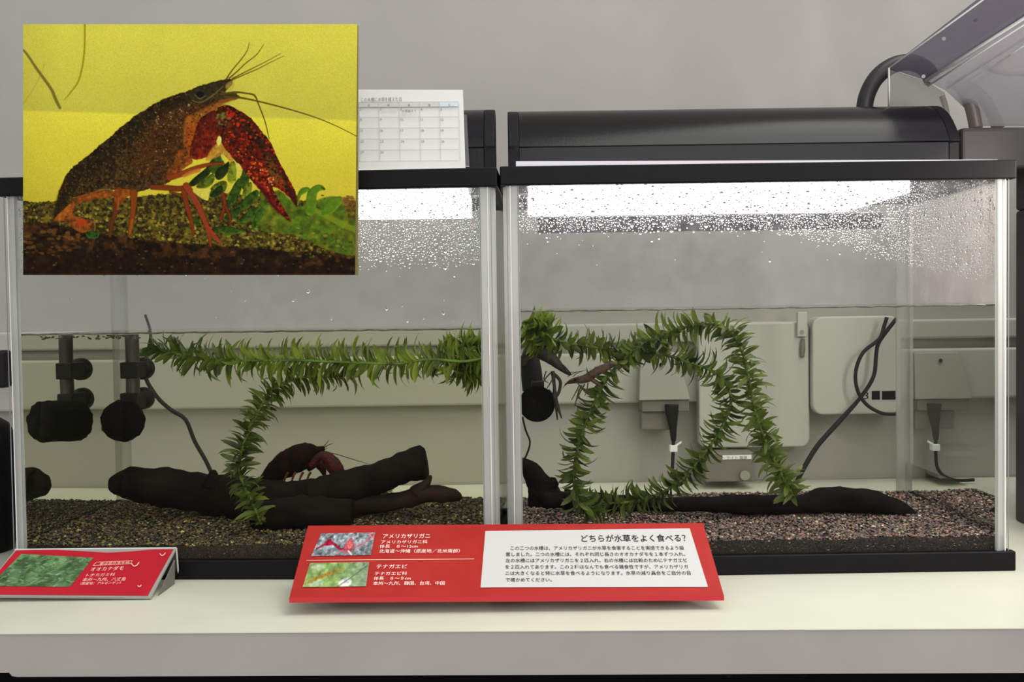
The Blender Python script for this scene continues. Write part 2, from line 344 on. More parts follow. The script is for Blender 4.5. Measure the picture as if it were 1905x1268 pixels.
M_waterL = glass_mat('tinted_water', (254, 253, 243), 0.0, 0.006, (150, 150, 80), 0.0, fres=False)
M_waterR = glass_mat('clear_water', (251, 251, 248), 0.0, 0.004, (150, 152, 140), 0.0, fres=False)
M_wsurf = glass_mat('water_surface', (240, 241, 236), 0.02, 0.02, (190, 190, 180), 0.03)
M_wlrefl = mat('waterline_reflection_dark', (62, 60, 56), 0.3, 0.6, col2=(100, 98, 92), scale=160)  # dark grey stands in for total reflection along the waterline
M_tir = glass_mat('wet_side_glass', (240, 240, 222), 0.985, 0.0, (190, 195, 150), 0.0, fres=False)
M_algae = mat('algae_scum', (66, 62, 44), 0.8, 0.2)
GZ = 0.0265
def water(T, m, label, mirror):
    r = thing('water', T.pt(T.W / 2, T.Dp / 2, .0152), label, 'water'); i = .0056; W_, Dd = T.W, T.Dp
    a, b = .0155, T.wl; mb = MB()
    V = [T.pt(i, i, a), T.pt(W_ - i, i, a), T.pt(W_ - i, Dd - i, a), T.pt(i, Dd - i, a), T.pt(i, i, b), T.pt(W_ - i, i, b), T.pt(W_ - i, Dd - i, b), T.pt(i, Dd - i, b)]
    mb.add(V, [(0, 3, 2, 1), (0, 1, 5, 4), (1, 2, 6, 5), (2, 3, 7, 6)] + ([] if mirror else [(3, 0, 4, 7)])); build('water_body', mb, m, r)
    if not mirror:
        hz_ = Vector((0, 0, .056 - .0155)); a0, b0 = T.pt(W_ - i - .0004, i + .012, a), T.pt(W_ - i - .0004, Dd - i, a)
        build('reflecting_side', MB().add([a0, b0, b0 + hz_, a0 + hz_], [(0, 1, 2, 3)]), M_tir, r, label='low side face that mirrors the gravel')
    if mirror: build('reflecting_side', MB().add([V[3], V[0], V[4], V[7]], [(0, 1, 2, 3)]), M_tir, r, label='side face that mirrors the tank inside')
    build('surface', MB().add([v + Vector((0, 0, 0)) for v in V[4:]], [(0, 1, 2, 3)]), M_wsurf, r)
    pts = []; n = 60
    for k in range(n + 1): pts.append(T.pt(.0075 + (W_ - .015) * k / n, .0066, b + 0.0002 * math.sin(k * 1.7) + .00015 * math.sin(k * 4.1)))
    build('waterline_reflection', MB().tube(pts, [.00062 + .0002 * abs(math.sin(k * 2.3)) for k in range(n + 1)], seg=6, smooth=1), M_wlrefl, r, label='waterline on the front pane, its dark total reflection put into the colour')
    return r
wl_root = water(TL, M_waterL, 'green-tinted water filling the left aquarium', True)
water(TR, M_waterR, 'clear water filling the right aquarium', False)

# ------------------------------------------------------------------ gravel
def gravel(T, npeb, pal, label, zoff=0.0):
    r = thing('gravel_bed', T.pt(T.W / 2, T.Dp / 2, .0101), label, 'gravel', kind='stuff')
    def hz(u, v): return GZ + zoff + .0022 * mnoise.noise(Vector((u * 18, v * 18, 3.1 + zoff * 99))) + .0015 * (v / T.Dp)
    nu, nv = 60, 30; i = .006; mb = MB(); vs = []
    for b in range(nv + 1):
        for a in range(nu + 1):
            u = i + (T.W - 2 * i) * a / nu; v = i + (T.Dp - 2 * i) * b / nv; vs.append(T.pt(u, v, hz(u, v) - .0008))
    fs = [(b * (nu + 1) + a, b * (nu + 1) + a + 1, (b + 1) * (nu + 1) + a + 1, (b + 1) * (nu + 1) + a) for b in range(nv) for a in range(nu)]
    n0 = len(vs)
    for a in range(nu + 1): u = i + (T.W - 2 * i) * a / nu; vs.append(T.pt(u, i, .0101))
    fs += [(n0 + a, n0 + a + 1, a + 1, a) for a in range(nu)]
    mb.add(vs, fs); build('gravel_base', mb, M_gravbase, r, kind='stuff')
    # pebbles: low ico-like stones scattered over the bed and against the front pane
    base = np.array([(1, 0, 0), (-1, 0, 0), (0, 1, 0), (0, -1, 0), (0, 0, 1), (0, 0, -1), (.62, .62, .5), (-.62, .62, .5), (.62, -.62, .5), (-.62, -.62, .5)], float)
    tri = np.array([(4, 6, 7), (4, 8, 6), (4, 9, 8), (4, 7, 9), (0, 6, 8), (2, 7, 6), (1, 9, 7), (3, 8, 9), (0, 5, 2), (0, 2, 6), (1, 2, 5), (1, 7, 2), (1, 5, 3), (1, 3, 9), (0, 3, 5), (0, 8, 3)])
    N = npeb; us = rng.uniform(i + .001, T.W - i - .001, N); vv = rng.uniform(0, 1, N) ** 1.15 * (T.Dp - 2 * i - .002) + i + .001
    front = rng.uniform(0, 1, N) < 0.16; sz = rng.uniform(.0007, .0015, N) * np.where(rng.uniform(0, 1, N) < .06, 1.5, 1)
    pos = np.empty((N, 3))
    for k in range(N):
        z = hz(us[k], vv[k]) + sz[k] * .1
        if front[k]: vv[k] = i + .0006 + sz[k] * .5; z = rng.uniform(.0165, hz(us[k], vv[k]))
        pos[k] = T.pt(us[k], vv[k], z)
    ang = rng.uniform(0, 6.28, N); sc = sz[:, None] * rng.uniform(.7, 1.3, (N, 3)) * np.array([1, 1, .7])
    p = base[None] * sc[:, None] + rng.normal(0, .08, (N, 10, 3)) * sz[:, None, None]
    ca, sa = np.cos(ang)[:, None], np.sin(ang)[:, None]; q = p.copy(); q[..., 0] = p[..., 0] * ca - p[..., 1] * sa; q[..., 1] = p[..., 0] * sa + p[..., 1] * ca
    q += pos[:, None] - np.array(r.location)
    fidx = (tri[None] + (np.arange(N) * 10)[:, None, None]).reshape(-1, 3)
    me = D.meshes.new('pebbles'); me.vertices.add(N * 10); me.vertices.foreach_set('co', q.reshape(-1).astype(np.float32))
    me.loops.add(fidx.size); me.loops.foreach_set('vertex_index', fidx.reshape(-1).astype(np.int32)); me.polygons.add(len(fidx))
    me.polygons.foreach_set('loop_start', np.arange(0, fidx.size, 3, dtype=np.int32)); me.update(calc_edges=True)
    pal = np.array(pal, float); pr = pal[:, 3] / pal[:, 3].sum(); ci = rng.choice(len(pal), N, p=pr)
    c = np.ones((N, 10, 4), np.float32); c[:, :, :3] = (lin(pal[ci, :3]) * rng.uniform(.6, 1.3, (N, 1)))[:, None]
    at = me.color_attributes.new('Col', 'FLOAT_COLOR', 'POINT'); at.data.foreach_set('color', c.reshape(-1))
    me.materials.append(M_pebble); o = D.objects.new('pebbles', me); COL.objects.link(o); o.parent = r; o['kind'] = 'stuff'; return r
M_gravbase = mat('gravel_shade', (60, 54, 50), 0.9, 0.1, col2=(34, 30, 30), scale=700)
gravel(TL, 15000, [(70, 62, 50, 6), (96, 84, 60, 4), (48, 42, 38, 6), (120, 100, 50, 2), (90, 52, 44, 2), (150, 136, 84, 1), (190, 178, 120, .4)], 'fine dark brown and yellow gravel on the left aquarium bottom')
gravel(TR, 17000, [(104, 92, 90, 6), (138, 118, 108, 4), (70, 62, 64, 5), (150, 120, 90, 2), (132, 84, 82, 3), (170, 156, 130, 1.4), (212, 204, 184, .6)], 'fine pinkish brown gravel on the right aquarium bottom')

# ------------------------------------------------------------------ hoods with lamps, lids
def hood(T, pxl, pxr, py_top, Yf, label, emis, ex0, ex1, epow, ecol, yaw=0.0):
    zb = T.H + .0002; a = P(pxl, 280, Yf); b = P(pxr, 280, Yf); x0, x1 = a.x, b.x; zt = P((pxl + pxr) / 2, py_top - 3, Yf + .058).z
    r = thing('lamp_hood', ((x0 + x1) / 2, Yf + .05, zb), label, 'aquarium lamp')
    hgt = zt - zb; cap = .010
    def prof(x, k=1.0, fz=0.42):
        pr = [(x, Yf, zb), (x, Yf, zb + hgt * (fz - .012))]
        for j in range(0, 11):
            t_ = math.radians(36 + 54 * j / 10); f_ = (math.sin(t_) - math.sin(math.radians(36))) / (1 - math.sin(math.radians(36)))
            pr.append((x, Yf - .0022 + .060 * (math.cos(math.radians(36)) - math.cos(t_)) / math.cos(math.radians(36)) * k, zb + hgt * fz + hgt * (1 - fz) * f_))
        pr += [(x, Yf + .082, zt), (x, Yf + .088, zt - .006), (x, Yf + .088, zb)]
        return [Vector(p) for p in pr][::-1]
    mb = MB(); mb.prism(prof(x0 + cap), Vector((x1 - x0 - 2 * cap, 0, 0))); o = build('housing', mb, M_hood, r); smooth_by_angle(o)
    for (xa, xb) in ((x0, x0 + cap), (x1 - cap, x1)):
        pf = []
        for p in prof(xa): pf.append(Vector((xa, p.y, p.z)))
        o = build('end_cap', MB().prism(pf, Vector((xb - xa, 0, 0))), M_black, r, bevel=0.002); smooth_by_angle(o)
    build('groove', MB().aabb(x0 + cap, Yf - .0004, zb + hgt * .415, x1 - cap, Yf + .001, zb + hgt * .43), M_dark, r)
    # lamp shade under the hood, reaching down into the tank mouth
    a = P(ex0, 365, Yf).x; b = P(ex1, 365, Yf).x
    build('lamp_diffuser', MB().aabb(a, Yf - .062, T.H - .0215, b, Yf + .096, T.H - .0035), emis, r, label='glowing white lamp cover')
    if T is TR: build('rear_rim_band', MB().aabb(P(1000, 400, .975).x, .970, .286, P(1640, 400, .975).x, .976, .3005), M_black, r)  # added black bar standing in for the rear rim's dark band
    return r
def smooth_by_angle(o, ang=35):
    me = o.data
    for p in me.polygons: p.use_smooth = True
    me.set_sharp_from_angle(angle=math.radians(ang))
E_R = emit_mat('lamp_glow_right', (255, 246, 252), 4.0); E_L = emit_mat('lamp_glow_left', (255, 252, 246), 2.4)
hood(TR, 945, 1786, 207, 0.872, 'long black lamp hood with a glossy rounded top on the right aquarium', E_R, 985, 1640, 1, 0)
hood(TL, 170, 921, 214, 0.872, 'black lamp hood on the left aquarium, mostly behind the calendar', E_L, 300, 870, 1, 0)
# thin white cover sheet lying on the right rim, its left end lifted
a = P(960, 306, .790); b = P(1856, 305, .790)
mb = MB(); z0 = TR.H + .0003
mb.add([(a.x, a.y, z0), (b.x, b.y, z0), (b.x, b.y + .04, z0), (a.x, a.y + .04, z0), (a.x, a.y, z0 + .0052), (b.x, b.y, z0 + .0012), (b.x, b.y + .04, z0 + .0012), (a.x, a.y + .04, z0 + .0052)],
       [(0, 3, 2, 1), (4, 5, 6, 7), (0, 1, 5, 4), (1, 2, 6, 5), (2, 3, 7, 6), (3, 0, 4, 7)])
build('cover_sheet', mb, mat('pale_plastic', (228, 222, 228), 0.4, 0.4), cat='lid', label='thin white cover strip lying on the right aquarium rim in front of the hood')

# ------------------------------------------------------------------ condensation
M_drop = D.materials.new('water_drops'); M_drop.use_nodes = True
_b = M_drop.node_tree.nodes['Principled BSDF']; _b.inputs['Transmission Weight'].default_value = 1; _b.inputs['IOR'].default_value = 1.33; _b.inputs['Roughness'].default_value = 0.0; _b.inputs['Base Color'].default_value = (1, 1, 1, 1)
def droplets(T, n, dens, label, rmin, rmax):
    seg, ring = 8, 3; base = [(0, -1, 0)]
    for i_ in range(1, ring + 1):
        th = math.pi / 2 * i_ / ring
        for k in range(seg): ph = 2 * math.pi * k / seg; base.append((math.sin(th) * math.cos(ph), -math.cos(th), math.sin(th) * math.sin(ph)))
    base = np.array(base); base[:, 1] *= -0.55; fs = [(0, 1 + (k + 1) % seg, 1 + k) for k in range(seg)]
    for i_ in range(ring - 1):
        for k in range(seg): a_ = 1 + i_ * seg + k; b_ = 1 + i_ * seg + (k + 1) % seg; fs += [(a_, b_, b_ + seg), (a_, b_ + seg, a_ + seg)]
    fs += [(1 + (ring - 1) * seg, 1 + (ring - 1) * seg + k, 1 + (ring - 1) * seg + k + 1) for k in range(1, seg - 1)]
    fs = np.array(fs); r = thing('condensation', T.pt(T.W / 2, .006, T.wl), label, 'water drops', kind='stuff'); off = np.array(r.location)
    V = []; placed = {}; cell = .003; cnt = 0; tries = 0; Yg = T.pt(0, .0053, 0).y
    while cnt < n and tries < n * 14:
        tries += 1; u = random.uniform(.014, T.W - .014); z = random.uniform(T.wl + .004, T.H - .0155)
        pp = T.pt(u, .0053, z); d = dens(u / T.W, (z - T.wl) / (T.H - .0148 - T.wl), pp)
        if random.random() > d[0]: continue
        rr = min(rmax, rmin + random.expovariate(1 / ((rmax - rmin) * .28))) * d[1]
        key = (int(pp.x / cell), int(z / cell)); ok = True
        for i_ in (-1, 0, 1):
            for j_ in (-1, 0, 1):
                for (x_, z_, r_) in placed.get((key[0] + i_, key[1] + j_), ()):
                    if (x_ - pp.x) ** 2 + (z_ - z) ** 2 < (r_ + rr) ** 2 * .82: ok = False
        if not ok: continue
        placed.setdefault(key, []).append((pp.x, z, rr)); cnt += 1
        sx, sz_ = random.uniform(.8, 1.1), random.uniform(.85, 1.35); q = base * np.array([rr * sx, rr, rr * sz_]); q[:, 0] += rng.normal(0, rr * .06, len(q)); V.append(q + np.array(pp) - off)
    V = np.array(V); N = len(V); nb = len(base); f = (fs[None] + (np.arange(N) * nb)[:, None, None]).reshape(-1, 3)
    me = D.meshes.new('drops'); me.vertices.add(N * nb); me.vertices.foreach_set('co', V.reshape(-1).astype(np.float32)); me.loops.add(f.size)
    me.loops.foreach_set('vertex_index', f.reshape(-1).astype(np.int32)); me.polygons.add(len(f)); me.polygons.foreach_set('loop_start', np.arange(0, f.size, 3, dtype=np.int32))
    me.update(calc_edges=True); me.polygons.foreach_set('use_smooth', np.ones(len(f), bool)); me.materials.append(M_drop)
    o = D.objects.new('drops', me); COL.objects.link(o); o.parent = r; o['kind'] = 'stuff'; return r
def sst(a, b, x): t_ = min(1, max(0, (x - a) / (b - a))); return t_ * t_ * (3 - 2 * t_)
def densR(u, h, p):
    n_ = mnoise.noise(p * 60) * .5 + .5; n2 = mnoise.noise(p * 170) * .5 + .5
    lo = .66 - .42 * sst(.45, 1.0, u); k = sst(lo - .06, lo + .06, h) * (1 - .80 * sst(.86, .97, h) * (1 - sst(.55, .8, u)))
    return (max(.004 * sst(.3, .6, h), k * sst(.25, .6, n_ * .6 + n2 * .5)), 1.0 if h > .6 else .8)
def densL(u, h, p):
    n_ = mnoise.noise(p * 50) * .5 + .5
    return (max(.003, sst(.40, .62, h) * sst(.1, .45, n_)), 1.0 if h < .8 else .8)
cR = droplets(TR, 5200, densR, 'beads of condensation on the right aquarium front pane above the water', .0004, .0017)
cL = droplets(TL, 5600, densL, 'beads of condensation on the left aquarium front pane above the water', .0004, .0015)
for T, r, al, z in ((TR, cR, .30, .262), (TL, cL, .36, .262)):
    z1 = T.H - .0149
    build('mist_film', MB().add([T.pt(.012, .0051, T.wl + .002), T.pt(T.W - .012, .0051, T.wl + .002), T.pt(T.W - .012, .0051, z1), T.pt(.012, .0051, z1)], [(0, 1, 2, 3)]),
          fog_mat('mist', al, z, z1, (228, 226, 226), 90, .10 if T is TR else .13), r, kind='stuff')  # slight mist, its low level raised to lighten the wall behind
# misty rear pane
for T, r in ((TR, cR), (TL, cL)):
    z1 = T.H - .0149
    build('mist_film', MB().add([T.pt(.012, T.Dp - .0056, T.wl + .002), T.pt(T.W - .012, T.Dp - .0056, T.wl + .002), T.pt(T.W - .012, T.Dp - .0056, z1), T.pt(.012, T.Dp - .0056, z1)], [(0, 1, 2, 3)]),
          fog_mat('mist', .16, T.wl + .03, z1, (235, 233, 231), 30, .0), r, kind='stuff')
z1 = TR.H - .0149
build('mist_film', MB().add([TR.pt(TR.W - .0055, .012, TR.wl), TR.pt(TR.W - .0055, TR.Dp - .012, TR.wl), TR.pt(TR.W - .0055, TR.Dp - .012, z1), TR.pt(TR.W - .0055, .012, z1)], [(0, 1, 2, 3)]),
      fog_mat('mist', .5, TR.wl, z1, (226, 214, 208), 40, .30), cR, kind='stuff')

# ------------------------------------------------------------------ driftwood
def loc_of(px, py, Y): p = P(px, py, Y); return Vector((p.x, p.y, max(p.z, .02)))
def path(pts, Y): return [P(x, y, Y if len(r) == 0 else r[0]) for (x, y, *r) in pts]
log = thing('driftwood', loc_of(500, 950, .90), 'forked dark driftwood log lying across the left aquarium gravel', 'driftwood')
Yl = .905
mb = MB().tube(path([(221, 899, .90), (228, 899), (262, 902), (330, 910), (400, 920), (480, 935), (560, 940), (620, 938), (662, 935)], Yl),
               [S(x, Yl) for x in (16, 26, 33, 35, 40, 44, 46, 48, 34)], seg=22, rough=.22, nfreq=60, smooth=6)
build('trunk', mb, M_wood, log, smooth=True)
build('branch', MB().tube(path([(585, 935), (640, 915), (690, 893), (735, 876), (770, 866), (788, 862), (794, 861)], Yl - .012), [S(x, Yl) for x in (40, 37, 31, 28, 31, 31, 24)], seg=20, rough=.2, nfreq=70, smooth=6), M_wood, log, smooth=True)
build('knot', MB().tube(path([(392, 905), (396, 885), (397, 874)], Yl - .01), [S(x, Yl) for x in (20, 11, 4)], seg=12, rough=.2, smooth=4), M_wood, log, smooth=True)
build('stub', MB().tube(path([(470, 960), (560, 955), (655, 958)], .855), [S(x, .86) for x in (24, 34, 30)], seg=16, rough=.3, nfreq=70, smooth=6), M_wood, log, smooth=True)
build('leg', MB().tube(path([(282, 920), (283, 940)], Yl), [S(6, Yl), S(4, Yl)], seg=8, rough=.2), M_wood2, log, smooth=True)
root = thing('driftwood_root', loc_of(760, 930, .885), 'small brown driftwood root with an upright spike, right of the forked log', 'driftwood')
build('root_body', MB().tube(path([(640, 940), (700, 938), (750, 930), (790, 918), (825, 919), (848, 922), (858, 927)], .885), [S(x, .885) for x in (20, 17, 16, 18, 15, 11, 4)], seg=16, rough=.25, nfreq=80, smooth=6), M_wood2, root, smooth=True)
build('spike', MB().tube(path([(772, 918), (788, 905), (797, 893), (802, 884)], .883), [S(x, .885) for x in (15, 12, 7, 2)], seg=10, rough=.25, nfreq=80, smooth=4), M_wood2, root, smooth=True)
log2 = thing('driftwood', loc_of(1400, 950, .87), 'long low black driftwood log across the right aquarium gravel', 'driftwood')
build('trunk', MB().tube(path([(1050, 930, .90), (1130, 935, .90), (1220, 938, .89), (1300, 938), (1400, 938), (1480, 938), (1540, 930), (1600, 930), (1650, 940), (1690, 953), (1709, 963)], .875),
                         [S(x, .88) for x in (22, 18, 13, 14, 19, 17, 24, 24, 19, 12, 3)], seg=20, rough=.22, nfreq=70, smooth=6), M_wood, log2, smooth=True)
stump = thing('driftwood_stump', loc_of(1010, 940, .93), 'upright black driftwood stump in the left corner of the right aquarium', 'driftwood')
build('stump_body', MB().tube(path([(967, 855), (985, 872), (1003, 905), (1018, 940), (1030, 962)], .93), [S(x, .93) for x in (6, 17, 26, 36, 40)], seg=18, rough=.2, nfreq=60, smooth=6), M_wood, stump, smooth=True)
build('stub', MB().tube(path([(1000, 925), (1022, 902), (1036, 893)], .925), [S(x, .93) for x in (22, 16, 8)], seg=14, rough=.25, nfreq=70, smooth=4), M_wood, stump, smooth=True)
build('stub', MB().tube(path([(1010, 935), (1060, 938), (1110, 942)], .92), [S(x, .93) for x in (26, 20, 12)], seg=14, rough=.25, nfreq=70, smooth=4), M_wood, stump, smooth=True)

# ------------------------------------------------------------------ water plants
def leaf_mesh(name, m, L=.0125, Wd=.0034, bend=.35):
    n = 6; vs = []; fs = []
    for i in range(n + 1):
        t_ = i / n; wv = Wd * .5 * (math.sin(math.pi * min(.98, t_ * .82 + .14)) ** .7) * (1 if t_ < .98 else .2); ang = bend * t_ * 1.6
        x = L * (math.sin(ang) / max(bend * 1.6, 1e-3)) if bend else L * t_; z = -L * (1 - math.cos(ang)) / max(bend * 1.6, 1e-3)
        vs += [(x, -wv, z + wv * .35), (x, 0, z), (x, wv, z + wv * .35)]
    for i in range(n):
        a = i * 3; fs += [(a, a + 3, a + 4, a + 1), (a + 1, a + 4, a + 5, a + 2)]
    me = D.meshes.new(name); me.from_pydata(vs, [], fs); me.materials.append(m)
    for p in me.polygons: p.use_smooth = True
    return me
def plant(pts, label, m, T, spacing_px=7.0, whorl=4, L=.0125, stem_r=.0013, seed=0, lean=.62, wid=.0036, zmax=None, dens=None):
    rd = random.Random(seed); P3 = [P(x, y, Y) for (x, y, Y) in pts]
    sp, _ = spline(P3, [0] * len(P3), 10)
    r = thing('waterweed', (sp[0].x, sp[0].y, min(p.z for p in sp)), label, 'water plant')
    build('stem', MB().tube(sp, [stem_r * (1 if i < len(sp) * .9 else .7) for i in range(len(sp))], seg=7, smooth=1), M_stem, r, smooth=True)
    variants = [leaf_mesh('leaf', m, L * 1.28 * s, wid * 1.32 * ws, b) for (s, ws, b) in ((1, 1, .35), (1.15, .9, .6), (.85, 1.1, .15), (1.25, .8, .9))]
    cum = [0.0]
    for a, b in zip(sp, sp[1:]): cum.append(cum[-1] + (b - a).length)
    step = S(spacing_px, .82); s = step * .3; k = 0; leaves = []
    y_min = T.pt(0, .0075, 0).y + .001
    while s < cum[-1]:
        while cum[k + 1] < s: k += 1
        f = (s - cum[k]) / (cum[k + 1] - cum[k]); p = sp[k].lerp(sp[k + 1], f); tdir = (sp[k + 1] - sp[k]).normalized()
        side = tdir.cross(Vector((0, 1, 0))).normalized(); up = tdir.cross(side); ph0 = rd.uniform(0, 6.28)
        endf = s / cum[-1]; nl = whorl + 1
        for j in range(nl):
            ph = ph0 + 6.283 * j / nl + rd.uniform(-.3, .3); out = side * math.cos(ph) + up * math.sin(ph) * .75
            ln = lean + rd.uniform(-.25, .25) + (.5 if endf > .95 else 0); d = (out + tdir * ln).normalized()
            nrm = (tdir - d * tdir.dot(d))
            if nrm.length < 1e-4: nrm = Vector((0, 0, 1))
            nrm.normalize(); tw = rd.uniform(-1.15, 1.15); nrm = (nrm * math.cos(tw) + d.cross(nrm) * math.sin(tw)).normalized(); yv = nrm.cross(d).normalized(); sc = rd.uniform(.72, 1.12)
            tip = p + d * L * sc * 1.35
            if zmax and tip.z > zmax:
                d = (d - Vector((0, 0, d.z * .97 - (zmax - p.z) / L * .8))).normalized(); nrm = (Vector((0, 0, 1)) - d * d.z).normalized(); yv = nrm.cross(d).normalized(); tip = p + d * L * sc
                if tip.z > zmax: continue
            if tip.y < y_min: d.y = abs(d.y) * .3; d.normalize(); nrm = (nrm - d * nrm.dot(d)).normalized(); yv = nrm.cross(d).normalized()
            M = Matrix((d * sc, yv * sc, nrm * sc)).transposed().to_4x4(); M.translation = p
            leaves.append((p.y + rd.uniform(0, .004), M, rd.randrange(4)))
        s += step * rd.uniform(.85, 1.15)
    leaves.sort(key=lambda q: q[0]); off = Matrix.Translation(-Vector(r.location))
    for (_, M, v) in leaves[:300]:
        o = D.objects.new('leaf', variants[v]); COL.objects.link(o); o.parent = r; o.matrix_local = off @ M
    if len(leaves) > 300:
        mb = MB()
        for (_, M, v) in leaves[300:]:
            me = variants[v]; mb.add([M @ q.co for q in me.vertices], [tuple(pp.vertices) for pp in me.polygons])
        build('leaves', mb, m, r, smooth=True, kind='stuff')
    return r
zL, zR = TL.wl - .0008, TR.wl - .0008
plant([(905, 665, .815), (860, 672, .812), (800, 668, .812), (740, 676, .815), (660, 674, .815), (560, 670, .815), (460, 670, .82), (380, 668, .825), (320, 655, .83), (290, 648, .83)],
      'yellow-green waterweed strand floating level just under the left water surface', M_leafL, TL, 8.0, 4, .0150, seed=3, lean=.5, zmax=zL)
plant([(486, 975, .84), (468, 930, .835), (446, 880, .83), (452, 830, .825), (478, 770, .825), (508, 725, .825), (560, 702, .828), (610, 700, .83), (648, 694, .83)],
      'dark green waterweed strand rising from the left gravel to the surface', M_leafR, TL, 7.5, 4, .0125, seed=5, lean=.55, zmax=zL)
plant([(906, 636, .832), (876, 644, .83), (838, 662, .828), (852, 684, .826), (890, 694, .826)], 'bushy yellow-green waterweed clump in the upper right corner of the left aquarium', M_leafL, TL, 4.5, 7, .0145, seed=8, lean=.3, zmax=zL)
plant([(972, 598, .822), (992, 614, .822), (1016, 622, .822)], 'bright green waterweed clump in the upper left corner of the right aquarium', M_leafL, TR, 3.6, 8, .0165, seed=18, lean=.5, zmax=zR, wid=.004)
plant([(1478, 925, .86), (1455, 885, .85), (1428, 830, .845), (1405, 765, .84), (1392, 700, .835), (1375, 640, .83), (1335, 603, .83), (1260, 612, .83), (1195, 640, .828), (1140, 690, .825), (1105, 750, .822), (1078, 820, .82), (1068, 880, .82), (1075, 930, .825), (1110, 950, .83)],
      'outer waterweed strand arching from the right gravel over and down the left', M_leafR, TR, 8.6, 4, .0135, seed=11, lean=.5, zmax=zR, wid=.0038)
plant([(985, 618, .84), (1060, 638, .838), (1140, 650, .836), (1215, 655, .834), (1290, 676, .832), (1340, 700, .83), (1360, 745, .828), (1340, 800, .826), (1305, 850, .824), (1265, 895, .824), (1210, 925, .828), (1150, 935, .832), (1090, 930, .838)],
      'inner waterweed strand curling round inside the loop of the right aquarium', M_leafR, TR, 8.4, 4, .0130, seed=12, lean=.5, zmax=zR, wid=.0036)
plant([(700, 935, .94), (716, 915, .94), (722, 908, .94)], 'tiny green waterweed sprig behind the small brown root', M_leafL, TL, 5, 5, .008, seed=21)

# ------------------------------------------------------------------ filter in the left aquarium (its mirror image shows in the side pane)
fl = thing('sponge_filter', loc_of(240, 820, .94), 'black round sponge filter on a suction-cupped tube in the left aquarium', 'filter')
Yt = .950
build('tube', MB().tube(path([(245, 622), (247, 680), (247, 740), (243, 785)], Yt), S(12.5, Yt), seg=16), M_tube, fl, smooth=True, label='smoky upright tube')
for y in (688, 745):
    c = P(247, y, Yt); build('suction_cup', MB().tube([(c.x, .966, c.z), (c.x, .970, c.z), (c.x, .974, c.z), (c.x, .979, c.z)], [S(9, Yt), S(19, .97), S(21, .97), S(21, .97)], seg=26, smooth=1), M_rubber, fl)
    build('clip', MB().aabb(c.x - S(18, Yt), Yt - .008, c.z - S(15, Yt), c.x + S(13, Yt), .967, c.z + S(15, Yt)), M_rubber, fl, bevel=.001)
build('sponge', MB().tube(path([(229, 782, .952), (229, 782, .948), (229, 782, .915), (229, 782, .911)], .93), [S(30, .93), S(38, .93), S(38, .92), S(34, .92)], seg=32, rough=.12, nfreq=300, smooth=4), M_sponge, fl, smooth=True)
fr = thing('sponge_filter', loc_of(1000, 790, .86), 'black round filter disc under the shrimp in the right aquarium left corner', 'filter')
build('sponge', MB().cyl(P(999, 751, .885), P(999, 751, .845), S(33, .86), 40), M_sponge, fr)
build('hub', MB().cyl(P(993, 746, .845), P(993, 746, .8435), S(2, .86), 12), M_rubber, fr)
build('filter_body', MB().tube(path([(985, 660), (988, 690), (992, 725)], .90), [S(17, .9), S(20, .9), S(20, .9)], seg=20, smooth=4), M_rubber, fr, smooth=True)
c = P(1000, 716, .89); build('clip', MB().aabb(c.x - S(12, .88), .88, c.z - S(8, .88), c.x + S(12, .88), .90, c.z + S(8, .88)), M_rubber, fr, bevel=.001)
build('cord', MB().tube(path([(972, 775), (978, 800), (986, 822), (980, 845), (972, 858)], .92), .0009, seg=8), M_cable, tag(fr), smooth=True)
# floating scum flecks on the left waterline
sc_ = thing('surface_scum', TL.pt(.1, .01, TL.wl - .001), 'dark flecks of scum floating under the left waterline', 'scum', kind='stuff'); mb = MB()
for k in range(46):
    x = random.choice([random.uniform(50, 160), random.uniform(160, 245)]); p = P(x, 0, .802); z = TL.wl - random.uniform(.0015, .0042)
    mb.ball((p.x, TL.pt(p.x - TL.O.x, .009, 0).y, z), random.uniform(.0008, .0024), .001, random.uniform(.0003, .0008), 8, 5, .5, 900)
build('flecks', mb, M_algae, sc_, kind='stuff')

# ------------------------------------------------------------------ crayfish and shrimps
M_cray = mat('crayfish_shell', (9, 7, 8), .8, .06, col2=(32, 12, 12), scale=120, bump=.8, bscale=500)
M_crayred = mat('crayfish_claw', (78, 5, 10), .6, .2, col2=(22, 8, 10), scale=260, bump=.8, bscale=600)
M_crayleg = mat('crayfish_leg', (92, 38, 24), .45, .4)
Yc = .935
cf = thing('crayfish', loc_of(560, 900, Yc), 'dark red crayfish standing behind the forked log in the left aquarium', 'crayfish')
build('body', MB().tube(path([(484, 914), (492, 898), (510, 880), (530, 865), (552, 853), (575, 845), (592, 840), (603, 831)], Yc), [S(x, Yc) for x in (5, 12, 19, 24, 26, 23, 13, 2)], seg=20, smooth=8, rough=.06, nfreq=300,
      ripple=lambda t: .05 * abs(math.sin(t * 26)) if t < .48 else 0.0), M_cray, cf, smooth=True, label='dark shell of tail and back')
build('claw', MB().tube(path([(578, 868), (594, 850), (608, 852), (622, 868), (632, 884), (642, 902)], Yc - .012), [S(x, Yc) for x in (7, 8, 13, 15, 12, 3)], seg=14, smooth=5, rough=.1, nfreq=400), M_crayred, cf, smooth=True, label='red claw')
build('claw', MB().tube(path([(572, 872), (588, 862), (598, 868), (604, 884)], Yc + .012), [S(x, Yc) for x in (6, 8, 9, 3)], seg=12, smooth=5, rough=.1, nfreq=400), M_crayred, cf, smooth=True, label='red claw')
for sgn in (-1, 1):
    build('eye', MB().ball(P(592, 838, Yc + sgn * .006), .0012), M_dark, cf, smooth=True)
